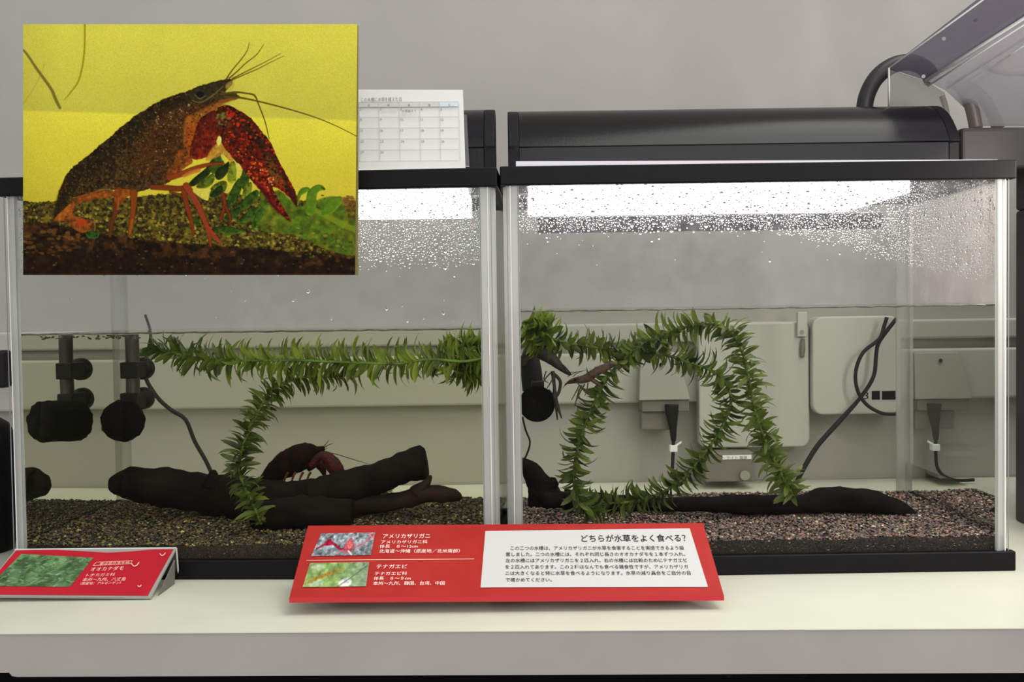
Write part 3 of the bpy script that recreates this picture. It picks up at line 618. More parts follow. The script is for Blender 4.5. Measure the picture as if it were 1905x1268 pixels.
for k in range(4):
    x = 528 + 14 * k; Y2 = Yc - .010
    build('leg', MB().tube(path([(x + 8, 878), (x + 2, 890), (x - 2, 912)], Y2), [.0013, .001, .0005], seg=7), M_crayleg, cf, smooth=True)
for pts in ([(598, 842), (620, 843), (650, 852), (690, 864)], [(600, 832), (606, 826), (612, 818)], [(601, 833), (610, 828), (620, 824)], [(598, 838), (604, 836), (609, 832)]):
    build('antenna', MB().tube(path(pts, Yc - .002), [.0005] + [.00035] * (len(pts) - 2) + [.00015], seg=5), M_cray, cf, smooth=True)
build('tail_fan', MB().tube(path([(490, 905), (484, 916), (480, 926)], Yc), [S(8, Yc), S(13, Yc), S(10, Yc)], seg=12, flat=.4), M_crayleg, cf, smooth=True)

M_shr1 = mat('dark_shrimp_shell', (30, 25, 24), .5, .3, col2=(54, 40, 34), scale=200)
M_shr2 = mat('brown_shrimp_shell', (44, 31, 27), .6, .15, col2=(84, 64, 50), scale=200)
def shrimp(label, body, radii, Y, m, legs, ants, claws, name='shrimp'):
    r = thing(name, P(*body[len(body) // 2], Y), label, 'shrimp')
    build('body', MB().tube(path(body, Y), [S(x, Y) for x in radii], seg=14, smooth=6, rough=.05, nfreq=400, ripple=lambda t: .06 * abs(math.sin(t * 22)) if t > .45 else 0), m, r, smooth=True)
    for k, pts in enumerate(legs): build('leg', MB().tube(path(pts, Y + (.003 if k % 2 else -.003)), [.0006] * (len(pts) - 1) + [.0003], seg=6), m, r, smooth=True)
    for k, (pts, rr) in enumerate(claws): build('claw', MB().tube(path(pts, Y - .005 + .008 * k), [S(q, Y) for q in rr], seg=8), m, r, smooth=True)
    for k, pts in enumerate(ants): build('antenna', MB().tube(path(pts, Y - .002), [.0004] + [.0003] * (len(pts) - 2) + [.00012], seg=5), m, r, smooth=True)
    return r
s1 = shrimp('dark long-armed shrimp clinging beside the round filter, head down to the right', [(1061, 697), (1050, 690), (1036, 676), (1020, 662), (1004, 652), (990, 650), (978, 662), (972, 680)], (1.5, 4, 9, 13, 14, 12, 8, 4), .835, M_shr1,
       [[(1028, 690), (1016, 702), (1008, 716)], [(1016, 690), (1012, 705), (1020, 712)], [(1030, 702), (1024, 712), (1016, 724)]],
       [[(1054, 692), (1070, 692), (1092, 688)], [(1056, 700), (1064, 696), (1078, 690)]],
       [([(1028, 690), (1031, 715), (1033, 738), (1038, 757), (1045, 778)], (4, 3, 4, 3, 1)), ([(1030, 695), (1042, 708), (1040, 728), (1033, 740), (1035, 760), (1037, 781)], (3.5, 3, 3, 4, 2.5, 1)), ([(1033, 735), (1026, 730), (1021, 724)], (3, 2, 1))])
build('eye', MB().ball(P(1044, 688, .828), .0011), M_dark, s1, smooth=True)
build('rostrum', MB().tube(path([(1036, 672), (1050, 682), (1063, 696)], .833), [S(3, .83), S(2.5, .83), S(.8, .83)], seg=6), M_shr1, s1, smooth=True)
s2 = shrimp('brown shrimp facing left among the leaves of the right aquarium', [(1056, 713), (1068, 709), (1082, 706), (1094, 702), (1106, 693), (1120, 686), (1135, 680), (1150, 675)], (1.2, 4, 7.5, 8.5, 7.5, 8, 5.5, 3), .812, M_shr2,
       [[(1078, 716), (1072, 728), (1063, 744)], [(1082, 716), (1076, 730), (1069, 756)], [(1088, 714), (1080, 728), (1070, 750)], [(1094, 712), (1092, 724), (1088, 736)]],
       [[(1060, 710), (1052, 716), (1046, 722)], [(1066, 700), (1074, 694), (1084, 690)]],
       [([(1100, 706), (1112, 714), (1120, 718)], (3, 3, 1))])
build('eye', MB().ball(P(1070, 706, .805), .0011), M_dark, s2, smooth=True)
build('rostrum', MB().tube(path([(1078, 702), (1062, 707), (1050, 716)], .81), [S(3, .83), S(2.5, .83), S(.8, .83)], seg=6), M_shr2, s2, smooth=True)

# ------------------------------------------------------------------ things behind the tanks, on the wall and counter
def pbox(mb, x0, y0, x1, y1, Y, d):
    a = P(x0, y0, Y); b = P(x1, y1, Y); c = P(x0, (y0 + y1) / 2, Y).x; e = P(x1, (y0 + y1) / 2, Y).x
    zt = P((x0 + x1) / 2, y0, Y).z; zb = P((x0 + x1) / 2, y1, Y).z
    return mb.aabb(c, Y, zb, e, Y + d, zt)
def outlet(x0, x1, y0, y1, tx, label, tagdir, cord):
    Y = 1.165; a = P(x0, y0, Y); r = thing('outlet_box', P((x0 + x1) / 2, y1, Y), label, 'socket box')
    zt = P((x0 + x1) / 2, y0, Y).z; zb = P((x0 + x1) / 2, y1, Y).z; xa = P(x0, y0, Y).x; xb = P(x1, y0, Y).x; ins = .010
    mb = MB().add([(xa, Y, zb), (xb, Y, zb), (xb, WY - .012, zb), (xa, WY - .012, zb), (xa + ins * .4, Y + .014, zt), (xb - ins, Y + .014, zt), (xb - ins, WY - .012, zt), (xa + ins * .4, WY - .012, zt)],
                  [(0, 3, 2, 1), (4, 5, 6, 7), (0, 1, 5, 4), (1, 2, 6, 5), (2, 3, 7, 6), (3, 0, 4, 7)])
    build('cover', mb, M_grey, r, bevel=.0012)
    build('screw', MB().cyl(P((x0 + x1) / 2 - 6, y0 + 14, Y + .012), P((x0 + x1) / 2 - 6, y0 + 14, Y + .008), .0022, 12), M_dark, r)
    dz = S(36, Y); build('base', MB().aabb(xa + .004, Y + .004, zb - S(22, Y), xb - .001, WY - .012, zb), M_greydk, r, bevel=.001)
    build('base', MB().aabb(xa + .004, Y + .010, zb - S(22, Y) - dz, xb - .016, WY - .012, zb - S(22, Y)), M_greydk, r, bevel=.002)
    build('plug', MB().tube([P(tx, y1 + 8, Y), P(tx, y1 + 24, Y), P(tx + 2, y1 + 52, Y), P(tx + 3, y1 + 76, Y)], [S(13, Y), S(12, Y), S(7, Y), S(4.5, Y)], seg=14), M_rubber, r, smooth=True, label='black plug')
    build('cord', MB().tube([P(x, y, Y) for x, y in cord], S(3.2, Y), seg=8), M_cable, r, smooth=True)
    q = P(tx + 3, y1 + 90, Y - .004); build('tag', MB().aabb(q.x - S(7, Y), Y - .006, q.z - S(6, Y), q.x + S(7, Y), Y + .004, q.z + S(6, Y)), M_tag, r, bevel=.0008, label='white cable tag')
    build('tag', MB().box(P(tx + 3 + tagdir * 5, y1 + 86, Y - .004), Vector((tagdir * S(10, Y), 0, S(6, Y))), Vector((0, .001, 0)), Vector((0, 0, S(4, Y)))), M_tag, r, label='white cable tag')
    return r
outlet(1703, 1809, 656, 742, 1738, 'added grey socket box in place of a mirror image at the right aquarium end', -1, [(1741, 815), (1741, 845), (1744, 870), (1758, 886), (1780, 893), (1812, 892)])  # added copy standing in for the other box's reflection in the side pane
outlet(1188, 1284, 664, 744, 1250, 'grey socket box seen inside the waterweed loop', 1, [(1253, 815), (1252, 845), (1251, 870), (1250, 888)])
# rounded white equipment housing with black label
def rrect(x0, x1, z0, z1, Y, d, R_, n=6):
    pr = []
    for cx_, cz_, a0 in ((x1 - R_, z1 - R_, 0), (x0 + R_, z1 - R_, 1), (x0 + R_, z0 + R_, 2), (x1 - R_, z0 + R_, 3)):
        for k in range(n + 1): a_ = math.pi / 2 * (a0 + k / n); pr.append(Vector((cx_ + R_ * math.cos(a_), Y, cz_ + R_ * math.sin(a_))))
    return MB().prism(pr, Vector((0, d, 0)))
hs = thing('control_housing', P(1600, 770, 1.18), 'large pale rounded housing on the wall behind the looped cable', 'control box')
x0, x1 = P(1512, 700, 1.165).x, P(1676, 700, 1.165).x; zb, zt = P(1600, 770, 1.165).z, P(1600, 588, 1.165).z
build('case', rrect(x0, x1, zb, zt, 1.165, WY - 1.165 - .0165, .012), M_lightbox, hs, bevel=.002)
for (a_, b_) in ((1622, 1637), (1641, 1666)):
    build('label_plate', pbox(MB(), a_, 727, b_, 743, 1.1645, .0006), M_ink, hs, label='black lettered plate')
qz = P(1606, 742, 1.164); text('number', '3', P(1607, 742, 1.1643), Vector((1, 0, 0)), Vector((0, 0, 1)), S(9, 1.165), S(19, 1.165), M_ink, hs)
pn = thing('wall_panel', P(1400, 832, 1.19), 'pale rounded panel on the wall behind the waterweed', 'panel')
build('panel_face', rrect(P(1300, 700, 1.175).x, P(1506, 700, 1.175).x, P(1400, 832, 1.175).z, P(1400, 600, 1.175).z, 1.175, WY - 1.175 - .0165, .010), M_lightbox, pn, bevel=.002)
br = thing('switch_bracket', P(1493, 650, 1.17), 'narrow white bracket with a grey rod hanging below it', 'bracket')
build('plate', pbox(MB(), 1484, 580, 1502, 626, 1.168, .006), M_lightbox, br, bevel=.001)
build('screw', MB().cyl(P(1492, 617, 1.169), P(1492, 617, 1.1665), .0024, 12), M_grey, br)
build('rod', MB().tube([P(1494, 630, 1.172), P(1493, 648, 1.172), P(1492, 664, 1.172)], [S(3, 1.17), S(5, 1.17), S(3.5, 1.17)], seg=10), M_greydk, br, smooth=True)
ab = thing('junction_box', P(1355, 896, 1.15), 'grey box with a white lettered label standing on the counter behind the right aquarium', 'junction box')
build('case', pbox(MB(), 1312, 842, 1404, 896, 1.150, .04), M_greydk, ab, bevel=.002)
build('label_strip', pbox(MB(), 1344, 846, 1398, 854, 1.1492, .0006), M_tag, ab, label='white label strip')
text('lettering', 'ライト 電源', P(1352, 854, 1.1488), Vector((1, 0, 0)), Vector((0, 0, 1)), S(38, 1.15), S(7, 1.15), M_inkgrey, ab)
build('knob', MB().cyl(P(1386, 884, 1.150), P(1386, 884, 1.142), S(9, 1.15), 20), M_grey, ab)
cb = thing('looped_cable', P(1485, 890, 1.15), 'black cable twisting in a loop down the wall behind the right aquarium', 'cable')
build('strand', MB().tube([P(x, y, 1.145) for x, y in [(1484, 895), (1490, 880), (1520, 830), (1560, 785), (1600, 740), (1625, 700), (1630, 660), (1636, 635), (1668, 592)]], [S(4.6, 1.15)] * 4 + [S(3.6, 1.15)] * 5, seg=10), M_cable, cb, smooth=True)
build('strand', MB().tube([P(x, y, 1.142) for x, y in [(1668, 770), (1640, 768), (1612, 752), (1595, 725), (1592, 690), (1606, 655), (1636, 630), (1645, 605), (1650, 590)]], S(3.4, 1.15), seg=10), M_cable, cb, smooth=True)
cb2 = thing('hanging_cable', P(400, 885, 1.12), 'thin dark cable sagging down the wall behind the left aquarium', 'cable')
build('strand', MB().tube([P(x, y, 1.12) for x, y in [(270, 585), (280, 625), (268, 690), (290, 735), (318, 762), (345, 780), (362, 820), (382, 855), (396, 885)]], [S(2.5, 1.1)] * 2 + [S(4, 1.1)] * 7, seg=8), M_cable, cb2, smooth=True)
# neighbouring unit to the right: dark body, dark overhanging top
nb = thing('neighbouring_tank', (P(1960, 1000, .95).x, .95, 0), 'dark neighbouring tank cut off by the right picture edge', 'aquarium')
M_nb = mat('neighbour_dark', (48, 42, 46), .5, .4, col2=(30, 28, 32), scale=12, bump=.5, bscale=60); M_nb2 = mat('neighbour_top', (48, 44, 43), .5, .4)
xa = 936 * .963 / F_PX
build('tank_body', MB().aabb(xa, .80, 0, xa + .35, .963, .30), M_nb, nb, bevel=.003)
zb_, zt = P(1850, 316, .93).z, P(1850, 236, .93).z
build('top_unit', MB().aabb(P(1788, 280, .93).x, .93, zb_, xa + .35, .99, zt), M_nb2, nb, bevel=.004, label='charcoal top unit')
build('body_top', MB().aabb(xa, .80, .30, xa + .35, .963, zb_ + .004), M_nb, nb, bevel=.003)
# left neighbour: rounded black shape at the picture edge
lb = thing('black_bucket', (P(-30, 1010, .86).x, .86, 0), 'rounded black container cut off by the left picture edge', 'container')
c = P(-42, 900, .90); build('bucket_body', MB().tube([(c.x, .90, 0), (c.x, .90, .03), (c.x, .90, .09), (c.x, .90, .115), (c.x, .90, .125)], [.029, .033, .035, .027, .006], seg=28, smooth=4), M_black, lb, smooth=True)
l2 = thing('dark_clip', P(4, 700, 1.0), 'small dark fitting on the wall at the left picture edge', 'fitting')
build('fitting_body', pbox(MB(), -14, 652, 8, 722, 1.15, .02), M_rubber, l2, bevel=.004)

# ------------------------------------------------------------------ acrylic cover, hoses (upper right)
ac = thing('acrylic_cover', P(1760, 230, .98), 'clear acrylic cover propped up slanting over the hoses at upper right', 'cover')
def sheet(name, pts, th, m, parent, bev=.0006, label=None):
    vs = [Vector(p) for p in pts]; n = (vs[1] - vs[0]).cross(vs[-1] - vs[0]).normalized() * th
    return build(name, MB().prism(vs, n), m, parent, bevel=bev, label=label)
M_acd = glass_mat('violet_grey_acrylic', (206, 202, 210), .05, .26, (128, 126, 140), .15)
M_acl = glass_mat('clear_acrylic_side', (226, 226, 224), .05, .16, (196, 196, 196), .1)
M_acp = glass_mat('milky_acrylic', (214, 212, 214), .05, .45, (206, 204, 208), .2)
sheet('slanted_panel', [P(1655, 128, .93), P(1840, -14, .80), P(1930, -20, .82), P(1930, 22, .84), P(1722, 150, .96)], .002, M_acd, ac, label='tinted slanting panel')
sheet('lower_panel', [P(1722, 150, .955), P(1930, 14, .835), P(1930, 60, .85), P(1758, 168, .98)], .002, M_acp, ac, label='milky strip below the slanting panel')
sheet('side_panel', [P(1654, 128, .93), P(1722, 150, .955), P(1758, 172, .97), P(1765, 205, .97), P(1654, 203, .94)], .002, M_acl, ac)
sheet('under_panel', [P(1758, 168, .99), P(1930, 55, .87), P(1930, 235, 1.0), P(1830, 235, 1.02)], .002, M_acp, ac)
for a_, b_, r_ in (((1655, 126, .929), (1842, -10, .799), .0008), ((1722, 150, .953), (1930, 18, .833), .0016), ((1726, 160, .957), (1930, 30, .838), .0010), ((1800, 150, .985), (1930, 70, .87), .0007), ((1654, 126, .929), (1654, 203, .94), .0009)):
    build('edge', MB().tube([P(*a_), P(*b_)], r_, seg=6, smooth=1), M_acryledge, ac, smooth=True)
for x, y in ((1756, 72), (1815, 38), (1718, 142)):
    build('rivet', MB().cyl(P(x, y, .866), P(x, y, .860), .0016, 12), M_grey, ac)
def hose(name, pts, r_, m, label):
    t_ = thing(name, P(*pts[-1]), label, 'hose'); build('hose_tube', MB().tube([P(*p) for p in pts], r_, seg=16, smooth=6), m, t_, smooth=True); return t_
hose('black_hose', [(1606, 222, .965), (1612, 180, .965), (1630, 145, .965), (1660, 122, .965), (1692, 116, .965), (1722, 128, .97), (1735, 150, .975)], S(15, .965), M_hose, 'thick black hose arching up from behind the right lamp hood')
hose('grey_hose', [(1766, 150, 1.0), (1786, 160, 1.0), (1806, 195, 1.0), (1816, 240, 1.0)], S(12, 1.0), M_hosegrey, 'grey-brown hose curving down, the nearer of the pair at upper right')
hose('grey_hose', [(1770, 155, 1.03), (1800, 160, 1.03), (1835, 190, 1.03), (1858, 240, 1.03)], S(11, 1.03), M_hosegrey, 'grey-brown hose curving down furthest right towards the dark neighbouring tank')
hose('thin_cord', [(1826, 118, 1.02), (1850, 132, 1.02), (1880, 136, 1.02), (1930, 138, 1.02)], S(5, 1.02), M_greydk, 'thin grey cord running off the right picture edge')
hose('thin_cord', [(1752, 178, .99), (1758, 195, .99), (1764, 225, .99)], S(5, .99), M_greydk, 'short grey cord dropping behind the right end of the lamp hood')

# ------------------------------------------------------------------ calendar standing on the left rim
Yk = .815
cal = thing('calendar', P(740, 311, Yk), 'white monthly calendar sheet standing on the left aquarium rim', 'calendar')
tl, tr_, brr, bll = P(500, 166, Yk + .004), P(861, 167, Yk + .004), P(866, 306, Yk), P(500, 316, Yk)
zr = TL.H + .0006
for q in (brr, bll): q.z = zr
sheet('sheet', [bll, brr, tr_, tl], -.0012, M_white, cal, .0002)
def kp(px, py, e=.0014): q = P(px, py, Yk - .0); f_ = (py - 166) / 145; return Vector((q.x, Yk + .004 * (1 - f_) - e, q.z))
kx, kz = (kp(800, 250) - kp(700, 252.0)).normalized(), Vector((0, 0, 1))
text('title', 'この水槽に水草を植えた日', kp(671, 188), kx, kz, S(75, Yk), S(8.6, Yk), M_inkgrey, cal)
colx = [592, 629.5, 667, 704, 742, 780, 817, 853]; rowy = [189, 198, 217.5, 238, 258.5, 279, 300]
mb = MB()
for y in rowy: a_ = kp(590, y + 1); b_ = kp(853, y - 1); mb.box(a_, b_ - a_, (0, .0002, 0), (0, 0, S(.7, Yk)))
for x in colx: a_ = kp(x, 189); b_ = kp(x + 3, 300); mb.box(a_, (S(.7, Yk), 0, 0), (0, .0002, 0), b_ - a_)
build('ruled_lines', mb, M_inkfaint, cal)
a_ = kp(590, 197.5); b_ = kp(817, 197.5); build('header_band', MB().box(a_ + Vector((0, .0004, 0)), b_ - a_, (0, .0003, 0), (0, 0, S(8.4, Yk))), mat('grey_band', (206, 206, 202), .8, .2), cal)
a_ = kp(817, 197.5); b_ = kp(852, 197.0); build('header_band', MB().box(a_ + Vector((0, .0004, 0)), b_ - a_, (0, .0003, 0), (0, 0, S(8.4, Yk))), mat('blue_band', (208, 222, 224), .8, .2), cal, label='pale blue header band')
for i_, ch in enumerate('日月火水木金土'):
    text('weekday', ch, kp(colx[i_] + 16, 197), kx, kz, S(5, Yk), S(6, Yk), M_inkgrey, cal)
d_ = 1
for rw in range(5):
    for cc in range(7):
        if rw == 0 and cc < 2: continue
        if d_ > 30: break
        text('day_number', str(d_), kp(colx[cc] + 2.5 + .4 * rw, rowy[rw + 1] + 6.6), kx, kz, None, S(6.4, Yk), M_inkgrey, cal); d_ += 1
text('handwriting', '（エビいれた）', kp(709, 209), kx, kz, S(28, Yk), S(5.5, Yk), M_inkfaint, cal)
text('handwriting', '水草植えて', kp(747, 208), kx, kz, S(27, Yk), S(6, Yk), M_inkgrey, cal)
text('handwriting', '（補充しました）', kp(746, 214), kx, kz, S(30, Yk), S(5, Yk), M_inkfaint, cal)
build('acrylic_stand', MB().prism([P(862, 213, Yk + .006), P(868, 213, Yk + .006), P(873, 309, Yk + .003), P(866, 309, Yk + .003)], (0, .004, 0)), M_acl, cal, label='clear edge of the stand')

# ------------------------------------------------------------------ red sign board
def plane_basis(tl, tr, bl): ex = (tr - tl); ey = (bl - tl); n = ex.cross(ey).normalized(); return ex, ey, (n if n.y < 0 else -n)
def solve_plane(A_, B_, C_, px, py):
    n = (B_ - A_).cross(C_ - A_); d = ray(px, py); return CAMP + d * ((A_ - CAMP).dot(n) / d.dot(n))
Yb, Yt2 = .6900, .7580
sg = thing('red_sign', (P(942, 1116, .71).x, .72, 0), 'wide red sign board with white text panel leaning before both aquariums', 'sign')
bl_, br_ = P(538, 1111, Yb), P(1347, 1107, Yb); tl_ = P(573, 977, Yt2); tr2 = solve_plane(bl_, br_, tl_, 1308, 972)
Q = lambda px, py, e=.0005: solve_plane(bl_, br_, tl_, px, py) + NRM * e
ex, ey, NRM = plane_basis(tl_, tr2, bl_)
o = build('board', MB().prism([bl_, br_, tr2, tl_], -NRM * .0035), M_red, sg, bevel=.0004)
dn = Vector((0, 0, -.0036)); build('front_edge', MB().box(bl_ + Vector((0, -.0002, 0)), br_ - bl_, (0, .004, 0), dn), M_reddark, sg)
ct = (bl_ + br_) / 2
for f_ in (.12, .5, .88):
    p = bl_.lerp(br_, f_); build('stand', MB().aabb(p.x - .012, p.y + .040, 0, p.x + .012, p.y + .055, p.z + .008), M_dark, sg)
def quad(name, c4, m, parent, e=.0004, fn=None): fn = fn or Q; return build(name, MB().add([fn(x, y, e) for x, y in c4], [(0, 1, 2, 3)]), m, parent)
quad('text_panel', [(894, 1093), (1317, 1092), (1283, 983), (903, 988)], M_panel, sg)
M_line = mat('pale_line', (236, 190, 170), .7, .2)
quad('rule', [(570, 1043), (882, 1040.5), (882, 1039.5), (570, 1042)], M_line, sg)
def line_text(body, x0, y0, x1, y1, hpx, m, parent, fn, name='lettering', bold=0.0):
    a_ = fn(x0, y0, .0008); b_ = fn(x1, y1, .0008); ex_ = (b_ - a_); wd = ex_.length; ex_.normalize()
    up_ = fn(x0, y0 - hpx, .0008) - a_; # direction of text up on the board, kept upright in the board's own frame
    N_ = NRMS[fn]; upv = N_.cross(ex_).normalized(); upv = upv if upv.z > 0 else -upv
    h_ = abs(up_.dot(upv)) * 1.12
    text(name, body, a_, ex_, upv, wd, h_, m, parent, bold)
NRMS = {Q: NRM}
line_text('どちらが水草をよく食べる？', 1082, 1008, 1277, 1007, 13, M_ink, sg, Q, 'title', .005)
body = ['この二つの水槽は、アメリカザリガニが水草を食害することを実感できるよう設',
        '置しました。二つの水槽には、それぞれ同じ長さのオオカナダモを１本ずつ入れ、',
        '左の水槽にはアメリカザリガニを２匹入れ、右の水槽には比較のためにテナガエビ',
        'を２匹入れてあります。この２種はなんでも食べる雑食性ですが、アメリカザリガ',
        'ニは大きくなると特に水草を食べるようになります。水草の減り具合をご自分の目']
ys = [(950, 1273, 1023.5), (941, 1275, 1035), (940.5, 1279, 1046.5), (940, 1281, 1058.5), (940, 1285, 1070)]
for s_, (xa_, xb_, y_) in zip(body, ys): line_text(s_, xa_, y_, xb_, y_ - .5, 7.2, M_ink, sg, Q, 'lettering', .004)
line_text('で確かめてください。', 941, 1082.5, 1027, 1082.3, 7.2, M_ink, sg, Q, 'lettering', .004)
line_text('アメリカザリガニ', 712, 1002, 800, 1001.5, 8.5, M_inkwhite, sg, Q, 'lettering', .005)
line_text('アメリカザリガニ科', 709, 1012, 795, 1011.5, 6.5, M_inkwhite, sg, Q)
line_text('体長　８～12cm', 706, 1020, 777, 1019.7, 6.5, M_inkwhite, sg, Q)
line_text('北海道～沖縄（原産地／北米南部）', 705, 1029, 855, 1028.5, 7, M_inkwhite, sg, Q)
line_text('テナガエビ', 700, 1058, 757, 1057.7, 7.5, M_inkwhite, sg, Q, 'lettering', .005)
line_text('テナガエビ科', 697, 1070.5, 757, 1070.2, 6.5, M_inkwhite, sg, Q)
line_text('体長　８～９cm', 695, 1079.5, 764, 1079.2, 6.5, M_inkwhite, sg, Q)
line_text('本州～九州、韓国、台湾、中国', 694, 1089, 827, 1088.5, 7, M_inkwhite, sg, Q)

# ------------------------------------------------------------------ small painter for the printed pictures
def vnoise(h, w_, sx, sy, seed):
    r_ = np.random.default_rng(seed); g = r_.uniform(-1, 1, (int(h / sy) + 3, int(w_ / sx) + 3))
    y = np.arange(h) / sy; x = np.arange(w_) / sx; yi = y.astype(int); xi = x.astype(int); fy = (y - yi)[:, None]; fx = (x - xi)[None]
    fy = fy * fy * (3 - 2 * fy); fx = fx * fx * (3 - 2 * fx)
    return (g[yi][:, xi] * (1 - fy) * (1 - fx) + g[yi][:, xi + 1] * (1 - fy) * fx + g[yi + 1][:, xi] * fy * (1 - fx) + g[yi + 1][:, xi + 1] * fy * fx)
def fbm(h, w_, s, seed, n=4): return sum(vnoise(h, w_, max(1, s / 2 ** k), max(1, s / 2 ** k), seed + k) / 2 ** k for k in range(n)) / 1.7
class Paint:
    def __init__(s, x0, y0, x1, y1, k): s.x0, s.y0, s.k = x0, y0, k; s.w = int((x1 - x0) * k); s.h = int((y1 - y0) * k); s.a = np.zeros((s.h, s.w, 3)); s.X = x0 + (np.arange(s.w) + .5) / k; s.Y = y0 + (np.arange(s.h) + .5) / k; s.GX, s.GY = np.meshgrid(s.X, s.Y)
    def sdf(s, poly, sm=3):
        pts = [Vector((x, y, 0)) for x, y in poly]
        if sm > 1:
            n = len(pts); op = []
            for i in range(n):
                p0, p1, p2, p3 = pts[i - 1], pts[i], pts[(i + 1) % n], pts[(i + 2) % n]
                for j in range(sm): t_ = j / sm; op.append(0.5 * ((2 * p1) + (p2 - p0) * t_ + (2 * p0 - 5 * p1 + 4 * p2 - p3) * t_ * t_ + (3 * p1 - p0 - 3 * p2 + p3) * t_ ** 3))
            pts = op
        px = np.array([p.x for p in pts]); py = np.array([p.y for p in pts]); pad = 12
        j0, j1 = np.searchsorted(s.X, [px.min() - pad, px.max() + pad]); i0, i1 = np.searchsorted(s.Y, [py.min() - pad, py.max() + pad]); sl = (slice(i0, i1), slice(j0, j1))
        gx, gy = s.GX[sl], s.GY[sl]; d = np.full(gx.shape, 1e9); ins = np.zeros(gx.shape, bool); n = len(px)
        for i in range(n):
            ax, ay, bx_, by = px[i], py[i], px[(i + 1) % n], py[(i + 1) % n]; ex_, ey_ = bx_ - ax, by - ay; l2_ = ex_ * ex_ + ey_ * ey_ + 1e-9
            t_ = np.clip(((gx - ax) * ex_ + (gy - ay) * ey_) / l2_, 0, 1); d = np.minimum(d, (gx - ax - t_ * ex_) ** 2 + (gy - ay - t_ * ey_) ** 2)
            if ay != by: ins ^= ((ay > gy) != (by > gy)) & (gx < (bx_ - ax) * (gy - ay) / (by - ay) + ax)
        d = np.sqrt(d); return sl, np.where(ins, d, -d)
    def fill(s, poly, col, soft=.8, alpha=1.0, shade=0.0, shw=14, nz=0.0, ns=5, seed=1, jag=0.0, sm=3, col2=None, c2s=7, c2t=0.1, light=(-.3, -.9)):
        sl, d = s.sdf(poly, sm); h, w_ = d.shape
        if h < 2 or w_ < 2: return
        if jag: d = d + fbm(h, w_, 4, seed + 50, 3) * jag
        al = np.clip(d / soft + .5, 0, 1) * alpha; c = np.ones((h, w_, 3)) * np.array(col, float)
        if col2 is not None:
            m_ = np.clip((fbm(h, w_, c2s, seed + 9, 3) - c2t) * 5 + .5, 0, 1)[..., None]; c = c * (1 - m_) + np.array(col2, float) * m_
        if nz: c = c * (1 + nz * fbm(h, w_, ns, seed, 4))[..., None]
        if shade:
            dd = np.clip(d, 0, shw) / shw; hgt = np.sqrt(np.clip(1 - (1 - dd) ** 2, 0, 1)) * shw; gy_, gx_ = np.gradient(hgt * s.k)
            lam = -(gx_ * light[0] + gy_ * light[1]); lam = np.clip(-lam, -1.5, 1.5); c = c * (1 + shade * lam)[..., None]
        s.a[sl] = s.a[sl] * (1 - al[..., None]) + np.clip(c, 0, 255) * al[..., None]
    def stroke(s, pts, wd, col, alpha=1.0, soft=.8, sm=6):
        P3 = [Vector((x, y, 0)) for x, y in pts]; wd = wd if hasattr(wd, '__len__') else [wd] * len(pts); q, r_ = spline(P3, list(wd), sm)
        px = np.array([p.x for p in q]); py = np.array([p.y for p in q]); pad = 10
        j0, j1 = np.searchsorted(s.X, [px.min() - pad, px.max() + pad]); i0, i1 = np.searchsorted(s.Y, [py.min() - pad, py.max() + pad]); sl = (slice(i0, i1), slice(j0, j1)); gx, gy = s.GX[sl], s.GY[sl]
        d = np.full(gx.shape, 1e9)
        for i in range(len(px) - 1):
            ex_, ey_ = px[i + 1] - px[i], py[i + 1] - py[i]; t_ = np.clip(((gx - px[i]) * ex_ + (gy - py[i]) * ey_) / (ex_ * ex_ + ey_ * ey_ + 1e-9), 0, 1)
            d = np.minimum(d, np.hypot(gx - px[i] - t_ * ex_, gy - py[i] - t_ * ey_) - (r_[i] * (1 - t_) + r_[i + 1] * t_) / 2)
        al = (np.clip(-d / soft + .5, 0, 1) * alpha)[..., None]; s.a[sl] = s.a[sl] * (1 - al) + np.array(col, float) * al
    def spots(s, poly, n, r0, r1, cols, seed, alpha=.9, ell=1.0):
        r_ = random.Random(seed); sl, d = s.sdf(poly, 3); h, w_ = d.shape; k = s.k
        for _ in range(n * 6):
            if n <= 0: break
            i, j = r_.randrange(h), r_.randrange(w_)
            if d[i, j] < 1: continue
            n -= 1; rr = r_.uniform(r0, r1); I, J = sl[0].start + i, sl[1].start + j; e = int(rr * k * 1.6) + 2
            ii = slice(max(0, I - e), min(s.h, I + e)); jj = slice(max(0, J - e), min(s.w, J + e)); cx_, cy_ = s.GX[I, J], s.GY[I, J]; a0 = r_.uniform(.7, 1.3)
            dd = rr - np.hypot((s.GX[ii, jj] - cx_) * a0 / ell, (s.GY[ii, jj] - cy_) / a0); al = (np.clip(dd / .9 + .5, 0, 1) * alpha)[..., None]; s.a[ii, jj] = s.a[ii, jj] * (1 - al) + np.array(r_.choice(cols), float) * al

